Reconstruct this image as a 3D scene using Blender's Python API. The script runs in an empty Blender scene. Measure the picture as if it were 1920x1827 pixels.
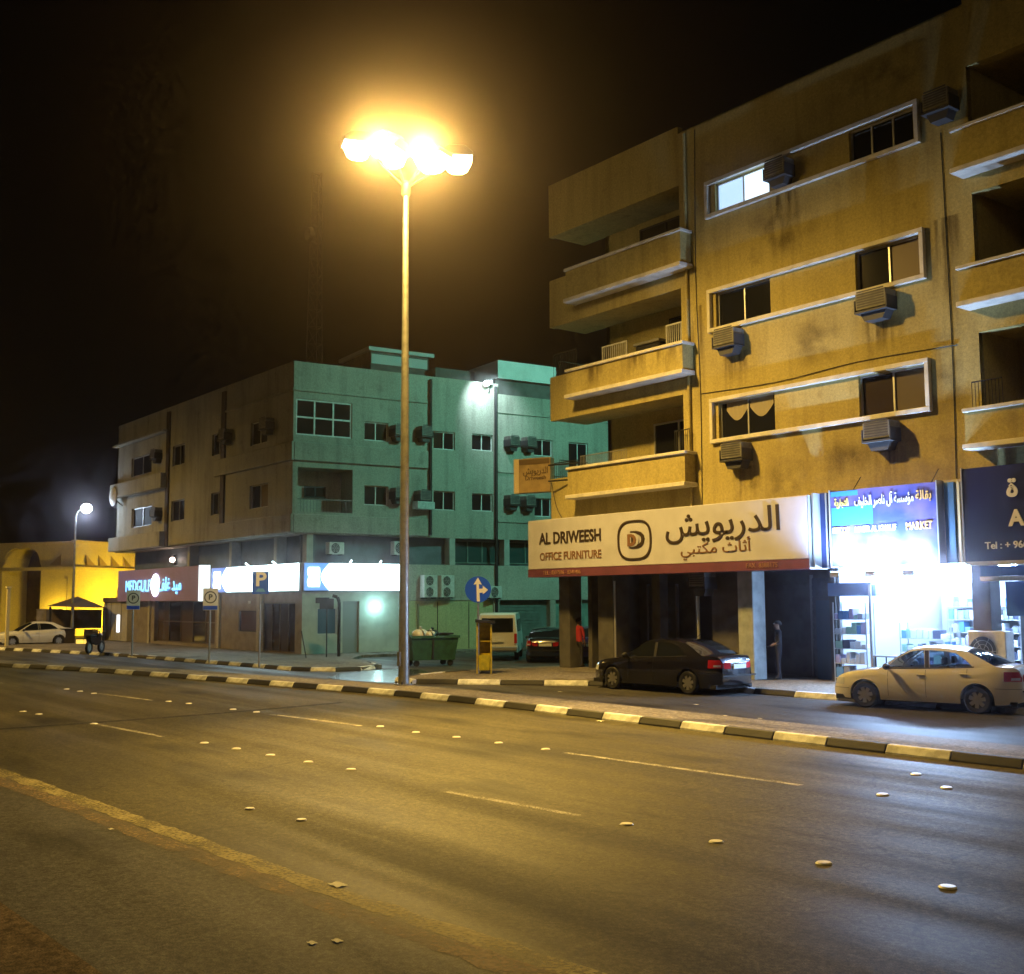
import bpy, bmesh, math, random
from math import sin, cos, pi, radians, sqrt
from mathutils import Vector, Matrix
from mathutils.geometry import tessellate_polygon

random.seed(7)
scene = bpy.context.scene
COL = scene.collection

# ------------------------------------------------------------------ camera
FPX, CX, CY, CAMH = 2100.0, 960.0, 913.5, 2.55
VP = (-673.0, 1135.0)          # vanishing point of the street
ROLL = 0.0055
def _axes():
    d = Vector(((VP[0]-CX)/FPX, (VP[1]-CY)/FPX, 1)).normalized()
    q = Vector(((2500-CX)/FPX, (VP[1]-ROLL*(2500-VP[0])-CY)/FPX, 1))
    up = d.cross(q).normalized()
    if up.y > 0: up = -up
    X = -d
    Y = up.cross(X).normalized()
    return X, Y, up
_AX = _axes()
def ray(x, y):
    v = Vector(((x-CX)/FPX, (y-CY)/FPX, 1))
    return Vector((_AX[0].dot(v), _AX[1].dot(v), _AX[2].dot(v)))
EYE = Vector((0, 0, CAMH))
def ground(x, y, z=0.0):
    v = ray(x, y); return EYE + v*((z-CAMH)/v.z)
def onY(x, y, Y):
    v = ray(x, y); return EYE + v*(Y/v.y)
def onplane(x, y, p, n):
    v = ray(x, y); return EYE + v*((Vector(p)-EYE).dot(n)/v.dot(n))
cam_d = bpy.data.cameras.new('camera')
cam = bpy.data.objects.new('camera', cam_d); COL.objects.link(cam)
R = Matrix((_AX[0], _AX[1], _AX[2]))
M = Matrix.Identity(4)
for i in range(3):
    M[i][0] = R[i][0]; M[i][1] = -R[i][1]; M[i][2] = -R[i][2]
M.translation = EYE
cam.matrix_world = M
cam_d.sensor_fit = 'HORIZONTAL'; cam_d.sensor_width = 36
cam_d.lens = 36*FPX/1920
cam_d.clip_start = 0.05; cam_d.clip_end = 1500
scene.camera = cam

# ------------------------------------------------------------------ world (night sky)
world = bpy.data.worlds.new('World'); scene.world = world; world.use_nodes = True
nt = world.node_tree
bg = nt.nodes['Background']
sky = nt.nodes.new('ShaderNodeTexSky'); sky.sky_type = 'NISHITA'; sky.sun_disc = False
sky.sun_elevation = radians(2); sky.sun_rotation = radians(200)
nt.links.new(sky.outputs[0], bg.inputs[0]); bg.inputs[1].default_value = 0.0004
moon_d = bpy.data.lights.new('moon', 'SUN'); moon_d.energy = 0.004; moon_d.angle = radians(0.5); moon_d.color = (.8, .88, 1)
moon = bpy.data.objects.new('moon', moon_d); COL.objects.link(moon); moon.rotation_euler = (radians(50), 0, radians(20))
scene.view_settings.view_transform = 'Standard'; scene.view_settings.look = 'None'
scene.view_settings.exposure = 0.0; scene.view_settings.gamma = 1.0
scene.view_settings.use_curve_mapping = False
scene.cycles.use_denoising = True; scene.cycles.use_adaptive_sampling = True; scene.cycles.adaptive_threshold = .03; scene.cycles.adaptive_min_samples = 16
scene.cycles.max_bounces = 4; scene.cycles.diffuse_bounces = 2; scene.cycles.glossy_bounces = 3
scene.cycles.transmission_bounces = 3; scene.cycles.transparent_max_bounces = 10; scene.cycles.volume_bounces = 0
scene.cycles.sample_clamp_indirect = 1.5
scene.cycles.caustics_reflective = False; scene.cycles.caustics_refractive = False

SODIUM = (1.0, .62, .13)
TEAL = (.25, .92, .69)
COOL = (.40, .62, 1.0)

# ------------------------------------------------------------------ materials
MATS = {}
def mat(name, col, rough=.7, metal=0.0, var=.0, scale=3.0, bump=0.0, bscale=40.0, emit=None, estr=0.0, spec=.5, stretch=None, col2=None, lo=.4, hi=.65, coat=0):
    if name in MATS: return MATS[name]
    m = bpy.data.materials.new(name); m.use_nodes = True; t = m.node_tree; n = t.nodes; l = t.links
    p = n['Principled BSDF']
    p.inputs['Base Color'].default_value = (*col, 1); p.inputs['Roughness'].default_value = rough
    p.inputs['Metallic'].default_value = metal; p.inputs['Specular IOR Level'].default_value = spec
    if coat: p.inputs['Coat Weight'].default_value = coat; p.inputs['Coat Roughness'].default_value = .05
    if emit: p.inputs['Emission Color'].default_value = (*emit, 1); p.inputs['Emission Strength'].default_value = estr
    if var or bump:
        tc = n.new('ShaderNodeTexCoord'); mp = n.new('ShaderNodeMapping'); l.new(tc.outputs['Object'], mp.inputs[0])
        if stretch: mp.inputs['Scale'].default_value = stretch
    if var:
        a = n.new('ShaderNodeTexNoise'); a.inputs['Scale'].default_value = scale; a.inputs['Detail'].default_value = 6
        l.new(mp.outputs[0], a.inputs[0])
        r = n.new('ShaderNodeMapRange'); r.inputs[1].default_value = lo; r.inputs[2].default_value = hi
        l.new(a.outputs[0], r.inputs[0])
        mx = n.new('ShaderNodeMix'); mx.data_type = 'RGBA'
        c2 = col2 if col2 else tuple(c*(1-var) for c in col)
        mx.inputs[6].default_value = (*col, 1); mx.inputs[7].default_value = (*c2, 1)
        l.new(r.outputs[0], mx.inputs[0]); l.new(mx.outputs[2], p.inputs['Base Color'])
    if bump:
        b = n.new('ShaderNodeTexNoise'); b.inputs['Scale'].default_value = bscale; b.inputs['Detail'].default_value = 4
        l.new(tc.outputs['Object'], b.inputs[0])
        bp = n.new('ShaderNodeBump'); bp.inputs['Strength'].default_value = bump; bp.inputs['Distance'].default_value = .02
        l.new(b.outputs[0], bp.inputs['Height']); l.new(bp.outputs[0], p.inputs['Normal'])
    MATS[name] = m; return m

def asphalt(name, c1, c2, rough=.62, streak=True, spec=.10):
    m = bpy.data.materials.new(name); m.use_nodes = True; t = m.node_tree; n = t.nodes; l = t.links
    p = n['Principled BSDF']
    tc = n.new('ShaderNodeTexCoord')
    def noise(scale, sc3=None, det=5):
        mp = n.new('ShaderNodeMapping'); l.new(tc.outputs['Object'], mp.inputs[0])
        if sc3: mp.inputs['Scale'].default_value = sc3
        a = n.new('ShaderNodeTexNoise'); a.inputs['Scale'].default_value = scale; a.inputs['Detail'].default_value = det
        l.new(mp.outputs[0], a.inputs[0]); return a
    grain = noise(75, None, 4); big = noise(.28, None, 4); st = noise(1.1, (.05, 1.0, 1), 4); spot = noise(.75, (.45, 1.2, 1), 5)
    def rng(a, lo, hi, o0=0, o1=1):
        r = n.new('ShaderNodeMapRange'); r.inputs[1].default_value = lo; r.inputs[2].default_value = hi
        r.inputs[3].default_value = o0; r.inputs[4].default_value = o1; l.new(a.outputs[0], r.inputs[0]); return r
    def math_(op, a, b):
        q = n.new('ShaderNodeMath'); q.operation = op
        for i, x in enumerate((a, b)):
            if isinstance(x, (int, float)): q.inputs[i].default_value = x
            else: l.new(x.outputs[0], q.inputs[i])
        return q
    f = math_('ADD', rng(st, .35, .7, 0, .5 if streak else .1), rng(big, .35, .65, 0, .5))
    mx = n.new('ShaderNodeMix'); mx.data_type = 'RGBA'
    mx.inputs[6].default_value = (*c1, 1); mx.inputs[7].default_value = (*c2, 1); l.new(f.outputs[0], mx.inputs[0])
    g = math_('MULTIPLY', rng(grain, .32, .68, .35, 1.65), rng(spot, .54, .70, 1, .42))
    g = math_('MULTIPLY', g, rng(noise(21, None, 2), .30, .70, .50, 1.5)); g = math_('MULTIPLY', g, rng(noise(7, None, 2), .30, .70, .72, 1.28))
    mm = n.new('ShaderNodeMix'); mm.data_type = 'RGBA'; mm.blend_type = 'MULTIPLY'; mm.inputs[0].default_value = 1
    l.new(mx.outputs[2], mm.inputs[6]); l.new(g.outputs[0], mm.inputs[7]); l.new(mm.outputs[2], p.inputs['Base Color'])
    vr = n.new('ShaderNodeTexVoronoi'); vr.feature = 'DISTANCE_TO_EDGE'; vr.inputs['Scale'].default_value = .33
    wn = noise(1.4, None, 4); wv = n.new('ShaderNodeVectorMath'); wv.operation = 'MULTIPLY_ADD'; wv.inputs[1].default_value = (.9, .9, .9)
    l.new(wn.outputs['Color'], wv.inputs[0]); l.new(tc.outputs['Object'], wv.inputs[2]); l.new(wv.outputs[0], vr.inputs['Vector'])
    ck = rng(vr, .003, .010, .62, 1.0); mk2 = rng(noise(.16, None, 3), .44, .50, 0, 1)
    ck2 = math_('MAXIMUM', ck, mk2); mm2 = n.new('ShaderNodeMix'); mm2.data_type = 'RGBA'; mm2.blend_type = 'MULTIPLY'; mm2.inputs[0].default_value = 1
    l.new(mm.outputs[2], mm2.inputs[6]); l.new(ck2.outputs[0], mm2.inputs[7]); l.new(mm2.outputs[2], p.inputs['Base Color'])
    rr = rng(st, .35, .65, rough-.10, rough+.08); l.new(rr.outputs[0], p.inputs['Roughness'])
    p.inputs['Specular IOR Level'].default_value = spec
    bp = n.new('ShaderNodeBump'); bp.inputs['Strength'].default_value = .5; bp.inputs['Distance'].default_value = .006
    l.new(grain.outputs[0], bp.inputs['Height']); l.new(bp.outputs[0], p.inputs['Normal'])
    MATS[name] = m; return m

def glass(name, tint=(.5, .55, .6), rough=.03):
    m = bpy.data.materials.new(name); m.use_nodes = True; t = m.node_tree; n = t.nodes; l = t.links
    n.remove(n['Principled BSDF']); out = n['Material Output']
    tr = n.new('ShaderNodeBsdfTransparent'); tr.inputs[0].default_value = (*tint, 1)
    gl = n.new('ShaderNodeBsdfGlossy'); gl.inputs['Roughness'].default_value = rough
    fr = n.new('ShaderNodeFresnel'); fr.inputs[0].default_value = 1.5
    mx = n.new('ShaderNodeMixShader')
    l.new(fr.outputs[0], mx.inputs[0]); l.new(tr.outputs[0], mx.inputs[1]); l.new(gl.outputs[0], mx.inputs[2]); l.new(mx.outputs[0], out.inputs[0])
    MATS[name] = m; return m

def emis(name, col, s):
    return mat(name, (.8, .8, .8), .5, emit=col, estr=s)

def facade_mat(name, col, dirt, streak=.5):
    """painted render with rain streaks, blotches and bare patches"""
    m = bpy.data.materials.new(name); m.use_nodes = True; t = m.node_tree; n = t.nodes; l = t.links
    p = n['Principled BSDF']; p.inputs['Roughness'].default_value = .85; p.inputs['Specular IOR Level'].default_value = .25
    tc = n.new('ShaderNodeTexCoord')
    def noise(scale, sc3, det=5):
        mp = n.new('ShaderNodeMapping'); mp.inputs['Scale'].default_value = sc3; l.new(tc.outputs['Object'], mp.inputs[0])
        a = n.new('ShaderNodeTexNoise'); a.inputs['Scale'].default_value = scale; a.inputs['Detail'].default_value = det
        l.new(mp.outputs[0], a.inputs[0]); return a
    def rng(a, lo, hi, o0, o1):
        r = n.new('ShaderNodeMapRange'); r.inputs[1].default_value = lo; r.inputs[2].default_value = hi
        r.inputs[3].default_value = o0; r.inputs[4].default_value = o1; l.new(a.outputs[0], r.inputs[0]); return r
    a = rng(noise(1.6, (1.6, 1.6, .16)), .48, .72, 0, streak); b = rng(noise(.35, (1, 1, 1)), .42, .68, 0, .45); c = rng(noise(2.2, (1, 1, 1), 7), .60, .74, 0, .4)
    s = n.new('ShaderNodeMath'); s.operation = 'ADD'; l.new(a.outputs[0], s.inputs[0]); l.new(b.outputs[0], s.inputs[1])
    s2 = n.new('ShaderNodeMath'); s2.operation = 'ADD'; s2.use_clamp = True; l.new(s.outputs[0], s2.inputs[0]); l.new(c.outputs[0], s2.inputs[1])
    mx = n.new('ShaderNodeMix'); mx.data_type = 'RGBA'; mx.inputs[6].default_value = (*col, 1); mx.inputs[7].default_value = (*dirt, 1)
    l.new(s2.outputs[0], mx.inputs[0])
    g1 = rng(noise(13, (1, 1, 1), 3), .28, .72, .84, 1.16); g2_ = rng(noise(34, (1, 1, 1), 2), .3, .7, .86, 1.14)
    gm_ = n.new('ShaderNodeMath'); gm_.operation = 'MULTIPLY'; l.new(g1.outputs[0], gm_.inputs[0]); l.new(g2_.outputs[0], gm_.inputs[1])
    m3 = n.new('ShaderNodeMix'); m3.data_type = 'RGBA'; m3.blend_type = 'MULTIPLY'; m3.inputs[0].default_value = 1; l.new(mx.outputs[2], m3.inputs[6]); l.new(gm_.outputs[0], m3.inputs[7]); l.new(m3.outputs[2], p.inputs['Base Color'])
    g = noise(26, (1, 1, 1), 4); bp = n.new('ShaderNodeBump'); bp.inputs['Strength'].default_value = .35; bp.inputs['Distance'].default_value = .015
    l.new(g.outputs[0], bp.inputs['Height']); l.new(bp.outputs[0], p.inputs['Normal'])
    MATS[name] = m; return m

ASPH = asphalt('asphalt_main', (.094, .083, .043), (.034, .031, .023), .62)
ASPH2 = asphalt('asphalt_side', (.07, .066, .062), (.035, .034, .034), .52, False)
SHOULDER = asphalt('asphalt_shoulder', (.095, .092, .088), (.05, .048, .047), .66, False)
PAVE = asphalt('pavement_concrete', (.20, .18, .155), (.11, .10, .09), .75, False)
SAND = asphalt('sandy_dirt', (.16, .115, .075), (.10, .075, .05), .85, False)
WALL_Y = facade_mat('cream_render', (.48, .405, .165), (.29, .23, .09))
WALL_G = facade_mat('pale_render', (.40, .39, .33), (.20, .195, .165))
WALL_G2 = facade_mat('shop_front_render', (.50, .48, .42), (.30, .27, .22))
WALL_M = facade_mat('sandstone_render', (.70, .62, .36), (.54, .45, .24), .25)
TRIM = mat('white_trim', (.74, .70, .62), .7, var=.25, scale=2.5)
KW = mat('kerb_white', (.72, .74, .80), .7, var=.4, scale=5, bump=.3)
KB = mat('kerb_black', (.007, .007, .008), .7, var=-.8, scale=6, bump=.3)
def paint(name, col, lo, hi, sc=3.0):
    m = bpy.data.materials.new(name); m.use_nodes = True; t = m.node_tree; n = t.nodes; l = t.links
    p = n['Principled BSDF']; p.inputs['Base Color'].default_value = (*col, 1); p.inputs['Roughness'].default_value = .75
    tc = n.new('ShaderNodeTexCoord'); outs = []
    for s_, d_ in ((sc, 5), (sc*14, 3)):
        z = n.new('ShaderNodeTexNoise'); z.inputs['Scale'].default_value = s_; z.inputs['Detail'].default_value = d_; l.new(tc.outputs['Object'], z.inputs[0]); outs.append(z.outputs[0])
    ad = n.new('ShaderNodeMath'); ad.operation = 'ADD'; l.new(outs[0], ad.inputs[0]); l.new(outs[1], ad.inputs[1])
    r = n.new('ShaderNodeMapRange'); r.inputs[1].default_value = lo; r.inputs[2].default_value = hi; l.new(ad.outputs[0], r.inputs[0])
    tr = n.new('ShaderNodeBsdfTransparent'); mx = n.new('ShaderNodeMixShader'); l.new(r.outputs[0], mx.inputs[0]); l.new(tr.outputs[0], mx.inputs[1]); l.new(p.outputs[0], mx.inputs[2]); l.new(mx.outputs[0], n['Material Output'].inputs[0])
    MATS[name] = m; return m
PW = paint('paint_white_worn', (.44, .41, .34), .72, 1.25)
PYEL = paint('paint_yellow_worn', (.40, .34, .15), .70, 1.30, 1.6)
PORA = paint('paint_orange_faded', (.26, .18, .10), .80, 1.35, 1.3)
DARKGLASS = mat('dark_window_glass', (.012, .013, .016), .08, spec=.6)
ALU = mat('aluminium', (.62, .62, .62), .35, .6)
WHITEMETAL = mat('white_enamel', (.72, .72, .70), .45, var=.2, scale=6)
GALV = mat('galvanised_steel', (.42, .42, .40), .42, .75, var=.25, scale=5)
DARKMETAL = mat('dark_steel', (.03, .03, .033), .5, .3)
GREYMETAL = mat('grey_paint', (.22, .22, .22), .5)
BLACK = mat('black_rubber', (.012, .012, .012), .75)
SHUTTER = mat('shutter_grey', (.10, .11, .13), .55, .2, var=.3, scale=4)
SHUTTER_T = mat('shutter_teal', (.16, .24, .22), .55, .1, var=.25, scale=3)
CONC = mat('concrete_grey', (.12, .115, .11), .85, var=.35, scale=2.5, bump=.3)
GREENBIN = mat('bin_green', (.03, .12, .08), .55, var=.4, scale=5)
BAG = mat('plastic_bag', (.55, .55, .55), .3)
BAGB = mat('plastic_bag_black', (.02, .02, .02), .3)
YELLOWP = mat('yellow_paint', (.62, .45, .03), .5, var=.4, scale=5)
SKIN = mat('skin', (.28, .16, .10), .6)
HAIR = mat('hair', (.012, .01, .01), .7)
RED = mat('red_cotton', (.35, .02, .03), .9)
NAVY = mat('dark_trousers', (.02, .02, .03), .9)
CARGLASS = glass('car_glass', (.42, .50, .56))
GLASSDK = mat('car_glass_dark', (.01, .012, .014), .05, spec=.6)
SEATM = mat('seat_cloth', (.05, .05, .055), .9)

# ------------------------------------------------------------------ mesh helpers
class MB:
    def __init__(s, f=None): s.v = []; s.f = []; s.mi = []; s.T = f; s.m = 0
    def add(s, pts, faces):
        b = len(s.v)
        for p in pts:
            p = Vector(p); s.v.append(s.T(p) if s.T else p)
        for f in faces: s.f.append([b+i for i in f]); s.mi.append(s.m)
        return s
    def box(s, x0, x1, y0, y1, z0, z1):
        if x0 > x1: x0, x1 = x1, x0
        if y0 > y1: y0, y1 = y1, y0
        if z0 > z1: z0, z1 = z1, z0
        return s.add([(x0,y0,z0),(x1,y0,z0),(x1,y1,z0),(x0,y1,z0),(x0,y0,z1),(x1,y0,z1),(x1,y1,z1),(x0,y1,z1)],
            [(0,3,2,1),(4,5,6,7),(0,1,5,4),(1,2,6,5),(2,3,7,6),(3,0,4,7)])
    def quad(s, a, b, c, d): return s.add([a, b, c, d], [(0,1,2,3)])
    def tube(s, p0, p1, r0, r1=None, n=10, cap=True):
        r1 = r0 if r1 is None else r1
        p0 = Vector(p0); p1 = Vector(p1); d = (p1-p0).normalized()
        a = d.orthogonal().normalized(); b = d.cross(a)
        pts = [p0+(a*cos(2*pi*i/n)+b*sin(2*pi*i/n))*r0 for i in range(n)] + [p1+(a*cos(2*pi*i/n)+b*sin(2*pi*i/n))*r1 for i in range(n)]
        fs = [(i, (i+1) % n, n+(i+1) % n, n+i) for i in range(n)]
        if cap: fs += [tuple(range(n-1, -1, -1)), tuple(range(n, 2*n))]
        return s.add(pts, fs)
    def path(s, pts, r, n=8):
        for a, b in zip(pts[:-1], pts[1:]): s.tube(a, b, r, None, n)
        return s
    def lathe(s, prof, n=24, axis='z', c=(0,0,0)):
        # prof: (radius, height)
        pts = []; c = Vector(c)
        for r, h in prof:
            for i in range(n):
                a = 2*pi*i/n
                q = {'z': (r*cos(a), r*sin(a), h), 'y': (r*cos(a), h, r*sin(a)), 'x': (h, r*cos(a), r*sin(a))}[axis]
                pts.append(c+Vector(q))
        fs = []
        for k in range(len(prof)-1):
            for i in range(n):
                j = (i+1) % n; fs.append((k*n+i, k*n+j, (k+1)*n+j, (k+1)*n+i))
        return s.add(pts, fs)
    def prism(s, pl, y0, y1):
        # polygon in x,z extruded along y
        n = len(pl)
        pts = [(x, y0, z) for x, z in pl] + [(x, y1, z) for x, z in pl]
        return s.add(pts, [tuple(range(n)), tuple(range(2*n-1, n-1, -1))] + [(i, n+i, n+(i+1) % n, (i+1) % n) for i in range(n)])
    def slab(s, pl, z0, z1):
        n = len(pl)
        pts = [(x, y, z0) for x, y in pl] + [(x, y, z1) for x, y in pl]
        return s.add(pts, [tuple(range(n-1, -1, -1)), tuple(range(n, 2*n))] + [(i, (i+1) % n, n+(i+1) % n, n+i) for i in range(n)])
    def grid(s, fn, nu, nv):
        pts = [fn(i/nu, j/nv) for i in range(nu+1) for j in range(nv+1)]
        return s.add(pts, [(i*(nv+1)+j, (i+1)*(nv+1)+j, (i+1)*(nv+1)+j+1, i*(nv+1)+j+1) for i in range(nu) for j in range(nv)])
    def sphere(s, c, r, n=10, m=6, sq=(1,1,1)):
        c = Vector(c)
        return s.grid(lambda u, v: c+Vector((r*sq[0]*sin(pi*v)*cos(2*pi*u), r*sq[1]*sin(pi*v)*sin(2*pi*u), r*sq[2]*cos(pi*v))), n, m)
    def mesh(s, name, mats, smooth=False, bevel=0, fixn=True):
        me = bpy.data.meshes.new(name)
        me.from_pydata([tuple(v) for v in s.v], [], s.f)
        if not isinstance(mats, (list, tuple)): mats = [mats]
        for m in mats: me.materials.append(m)
        me.polygons.foreach_set('material_index', s.mi)
        if fixn or bevel:
            bm = bmesh.new(); bm.from_mesh(me)
            bmesh.ops.remove_doubles(bm, verts=bm.verts, dist=1e-5)
            if bevel: bmesh.ops.bevel(bm, geom=[e for e in bm.edges if len(e.link_faces) == 2 and e.calc_face_angle(0) > .6], offset=bevel, segments=1, affect='EDGES', profile=.5)
            bmesh.ops.recalc_face_normals(bm, faces=bm.faces)
            bm.to_mesh(me); bm.free()
        if smooth:
            me.polygons.foreach_set('use_smooth', [True]*len(me.polygons))
            me.set_sharp_from_angle(angle=radians(38))
        me.update(); return me
    def build(s, name, mats, parent=None, smooth=False, bevel=0, loc=None):
        o = bpy.data.objects.new(name, s.mesh(name, mats, smooth, bevel)); COL.objects.link(o)
        if parent: o.parent = parent
        if loc: o.location = loc
        return o

def tag(o, label=None, cat=None, group=None, kind=None):
    if label: o['label'] = label
    if cat: o['category'] = cat
    if group: o['group'] = group
    if kind: o['kind'] = kind
    return o
def thing(name, loc, label, cat, group=None, rz=0.0):
    o = bpy.data.objects.new(name, None); COL.objects.link(o); o.empty_display_size = .2
    o.location = loc; o.rotation_euler = (0, 0, rz)
    return tag(o, label, cat, group)
def struct(name, mb, m, **k): return tag(mb.build(name, m, **k), kind='structure')
def dup(root, loc, rz=0.0, label=None):
    r = root.copy(); COL.objects.link(r); r.location = loc; r.rotation_euler = (0, 0, rz)
    if label: r['label'] = label
    def rec(src, dst):
        for ch in list(src.children):
            c = ch.copy(); COL.objects.link(c); c.parent = dst; rec(ch, c)
    rec(root, r); return r
def lampdata(kind, name, e, col, parent, loc, size=.1, **k):
    d = bpy.data.lights.new(name, kind); d.energy = e; d.color = col
    if kind == 'AREA':
        d.shape = 'RECTANGLE'; d.size = size[0]; d.size_y = size[1]
    else: d.shadow_soft_size = size
    for a, b in k.items():
        if a != 'rot': setattr(d, a, b)
    o = bpy.data.objects.new(name, d); COL.objects.link(o); o.parent = parent; o.location = loc
    if 'rot' in k: o.rotation_euler = k['rot']
    return o
def text(body, size, m, parent, T, name='lettering', ext=.012, align='CENTER', bold=0.0, shear=0.0, xs=1.0):
    """mesh lettering, T maps the flat text plane (x, y) + depth to the parent's space"""
    cu = bpy.data.curves.new(name, 'FONT'); cu.body = body; cu.size = size; cu.extrude = ext; cu.offset = bold
    cu.align_x = align; cu.align_y = 'CENTER'; cu.shear = shear; cu.resolution_u = 3
    o = bpy.data.objects.new(name, cu); COL.objects.link(o)
    dg = bpy.context.evaluated_depsgraph_get()
    me = bpy.data.meshes.new_from_object(o.evaluated_get(dg))
    bpy.data.objects.remove(o)
    for v in me.vertices: v.co = T(Vector((v.co.x*xs, v.co.y, v.co.z)))
    me.materials.clear(); me.materials.append(m)
    q = bpy.data.objects.new(name, me); COL.objects.link(q); q.parent = parent
    return q

def wall(mb, u0, u1, z0, z1, holes, depth):
    """wall face at d = 0 with rectangular openings and reveals of the given depth; coordinates (u, d, z)"""
    us = sorted({u0, u1, *[h[0] for h in holes], *[h[1] for h in holes]}); zs = sorted({z0, z1, *[h[2] for h in holes], *[h[3] for h in holes]})
    us = [u for u in us if u0 <= u <= u1]; zs = [z for z in zs if z0 <= z <= z1]
    for a, b in zip(us[:-1], us[1:]):
        for c, d in zip(zs[:-1], zs[1:]):
            mu, mz = (a+b)/2, (c+d)/2
            if any(h[0] < mu < h[1] and h[2] < mz < h[3] for h in holes): continue
            mb.quad((a,0,c), (b,0,c), (b,0,d), (a,0,d))
    for h in holes:
        a, b, c, d = h[:4]; D = h[4] if len(h) > 4 else depth
        mb.quad((a,0,c), (a,D,c), (a,D,d), (a,0,d)); mb.quad((b,0,c), (b,D,c), (b,D,d), (b,0,d))
        mb.quad((a,0,c), (b,0,c), (b,D,c), (a,D,c)); mb.quad((a,0,d), (b,0,d), (b,D,d), (a,D,d))

def window(root, T, u0, u1, z0, z1, d=.14, cols=2, rows=1, fw=.05, fm=None, gm=None, back=True):
    """window part (frame) with panes as sub-parts, set back by d"""
    fm = fm or ALU; gm = gm or DARKGLASS
    f = MB(T)
    f.box(u0, u1, d-.04, d+.02, z0, z0+fw); f.box(u0, u1, d-.04, d+.02, z1-fw, z1)
    f.box(u0, u0+fw, d-.038, d+.018, z0, z1); f.box(u1-fw, u1, d-.038, d+.018, z0, z1)
    for i in range(1, cols):
        u = u0+(u1-u0)*i/cols; f.box(u-fw*.5, u+fw*.5, d-.036, d+.016, z0, z1)
    for j in range(1, rows):
        z = z0+(z1-z0)*j/rows; f.box(u0, u1, d-.034, d+.014, z-fw*.5, z+fw*.5)
    w = f.build('window', fm, root)
    for i in range(cols):
        for j in range(rows):
            a = u0+(u1-u0)*i/cols; b = u0+(u1-u0)*(i+1)/cols; c = z0+(z1-z0)*j/rows; e = z0+(z1-z0)*(j+1)/rows
            g = gm[i % len(gm)] if isinstance(gm, list) else gm
            MB(T).box(a+fw*.3, b-fw*.3, d+.004+.004*(i % 2), d+.010+.004*(i % 2), c+fw*.3, e-fw*.3).build('pane', g, w)
    return w

def catmull(pts, n=6):
    out = []; P = [pts[0]]+list(pts)+[pts[-1]]
    for k in range(1, len(P)-2):
        a, b, c, d = [Vector((*p, 0)) if len(p) == 2 else Vector(p) for p in P[k-1:k+3]]
        for i in range(n):
            t = i/n
            out.append(.5*((2*b)+(c-a)*t+(2*a-5*b+4*c-d)*t*t+(3*b-a-3*c+d)*t**3))
    out.append(Vector((*pts[-1], 0)) if len(pts[-1]) == 2 else Vector(pts[-1])); return out
def interp(pts, x):
    if x <= pts[0][0]: return pts[0][1]
    for (a, b), (c, d) in zip(pts[:-1], pts[1:]):
        if x <= c: return b+(d-b)*(x-a)/(c-a)
    return pts[-1][1]

# ================================================================== GROUND, ROADS, KERBS
KERB = catmull([(-92,-8),(-76,1.0),(-62,6.8),(-49,11.4),(-41.5,13.5),(-34.4,14.85),(-26.5,16.15),(-21,16.4),(-14,16.35),(-9,16.4),(0,16.5),(14,16.6),(30,16.7)], 8)
KP = [(v.x, v.y) for v in KERB]
def offs(pl, d):
    out = []
    for i, p in enumerate(pl):
        a = Vector(pl[max(i-1, 0)]); b = Vector(pl[min(i+1, len(pl)-1)]); t = (b-a).normalized()
        out.append((p[0]-t.y*d, p[1]+t.x*d))
    return out
def sheet(pa, pb, z):
    m = MB()
    for i in range(len(pa)-1):
        m.quad((*pa[i], z), (*pa[i+1], z), (*pb[i+1], z), (*pb[i], z))
    return m
struct('ground', MB().box(-190, 110, -90, 170, -.6, -.06), SAND)
NEAR = [(x, 4.85-(16.35-min(16.35, interp(KP, x)))*.75+.035*(max(x, -25)+9)) for x, y in KP]
struct('road', sheet(offs(NEAR, -.05), offs(KP, .6), 0.0), ASPH)
struct('road_shoulder', sheet(offs(NEAR, -9.5), offs(NEAR, -.05), 0.0), SHOULDER)
struct('service_road', sheet(offs(KP, .6), [(x, 150) for x, y in KP], -.004), ASPH2)

def ribbon(name, pl, w, m, z=.004, n=4):
    pts = [(v.x, v.y) for v in catmull(pl, n)]
    fine = []
    for a, b in zip(pts[:-1], pts[1:]):
        k_ = max(1, int((Vector(b)-Vector(a)).length/.22)); fine += [(a[0]+(b[0]-a[0])*i/k_, a[1]+(b[1]-a[1])*i/k_) for i in range(k_)]
    fine.append(pts[-1]); rj = random.Random(len(fine))
    A = [(x, y+rj.uniform(-.16, .10)*w) for x, y in offs(fine, -w/2)]; B = [(x, y+rj.uniform(-.10, .16)*w) for x, y in offs(fine, w/2)]
    return struct(name, sheet(A, B, z), m)
ribbon('edge_line', [(-40,2.2),(-30,3.5),(-18.5,4.45),(-9.2,4.97),(-6.0,5.25),(0,5.7),(8,6.2)], .24, PYEL)
ribbon('faded_edge_line', [(-30,3.22),(-18.5,4.18),(-9.2,4.70),(-6.0,4.98),(0,5.43),(8,5.9)], .26, PORA, .0041)
LANE1 = [(-60,4.0),(-48,7.2),(-40,9.1),(-32,10.4),(-29,10.72),(-23.6,11.5),(-20.4,11.85),(-14.4,12.42),(-10.2,12.72),(0,13.2),(12,13.6)]
LANE2 = [(-60,.5),(-48,3.7),(-40,5.6),(-32,6.95),(-24.5,7.72),(-21,8.02),(-12.4,8.72),(-10.4,8.95),(0,9.6),(12,10.1)]
def dash(x0, x1, lane, w=.11):
    ribbon('lane_dash', [(x0+(x1-x0)*i/4, interp(lane, x0+(x1-x0)*i/4)) for i in range(5)], w, PW, .0042, 2)
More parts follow.
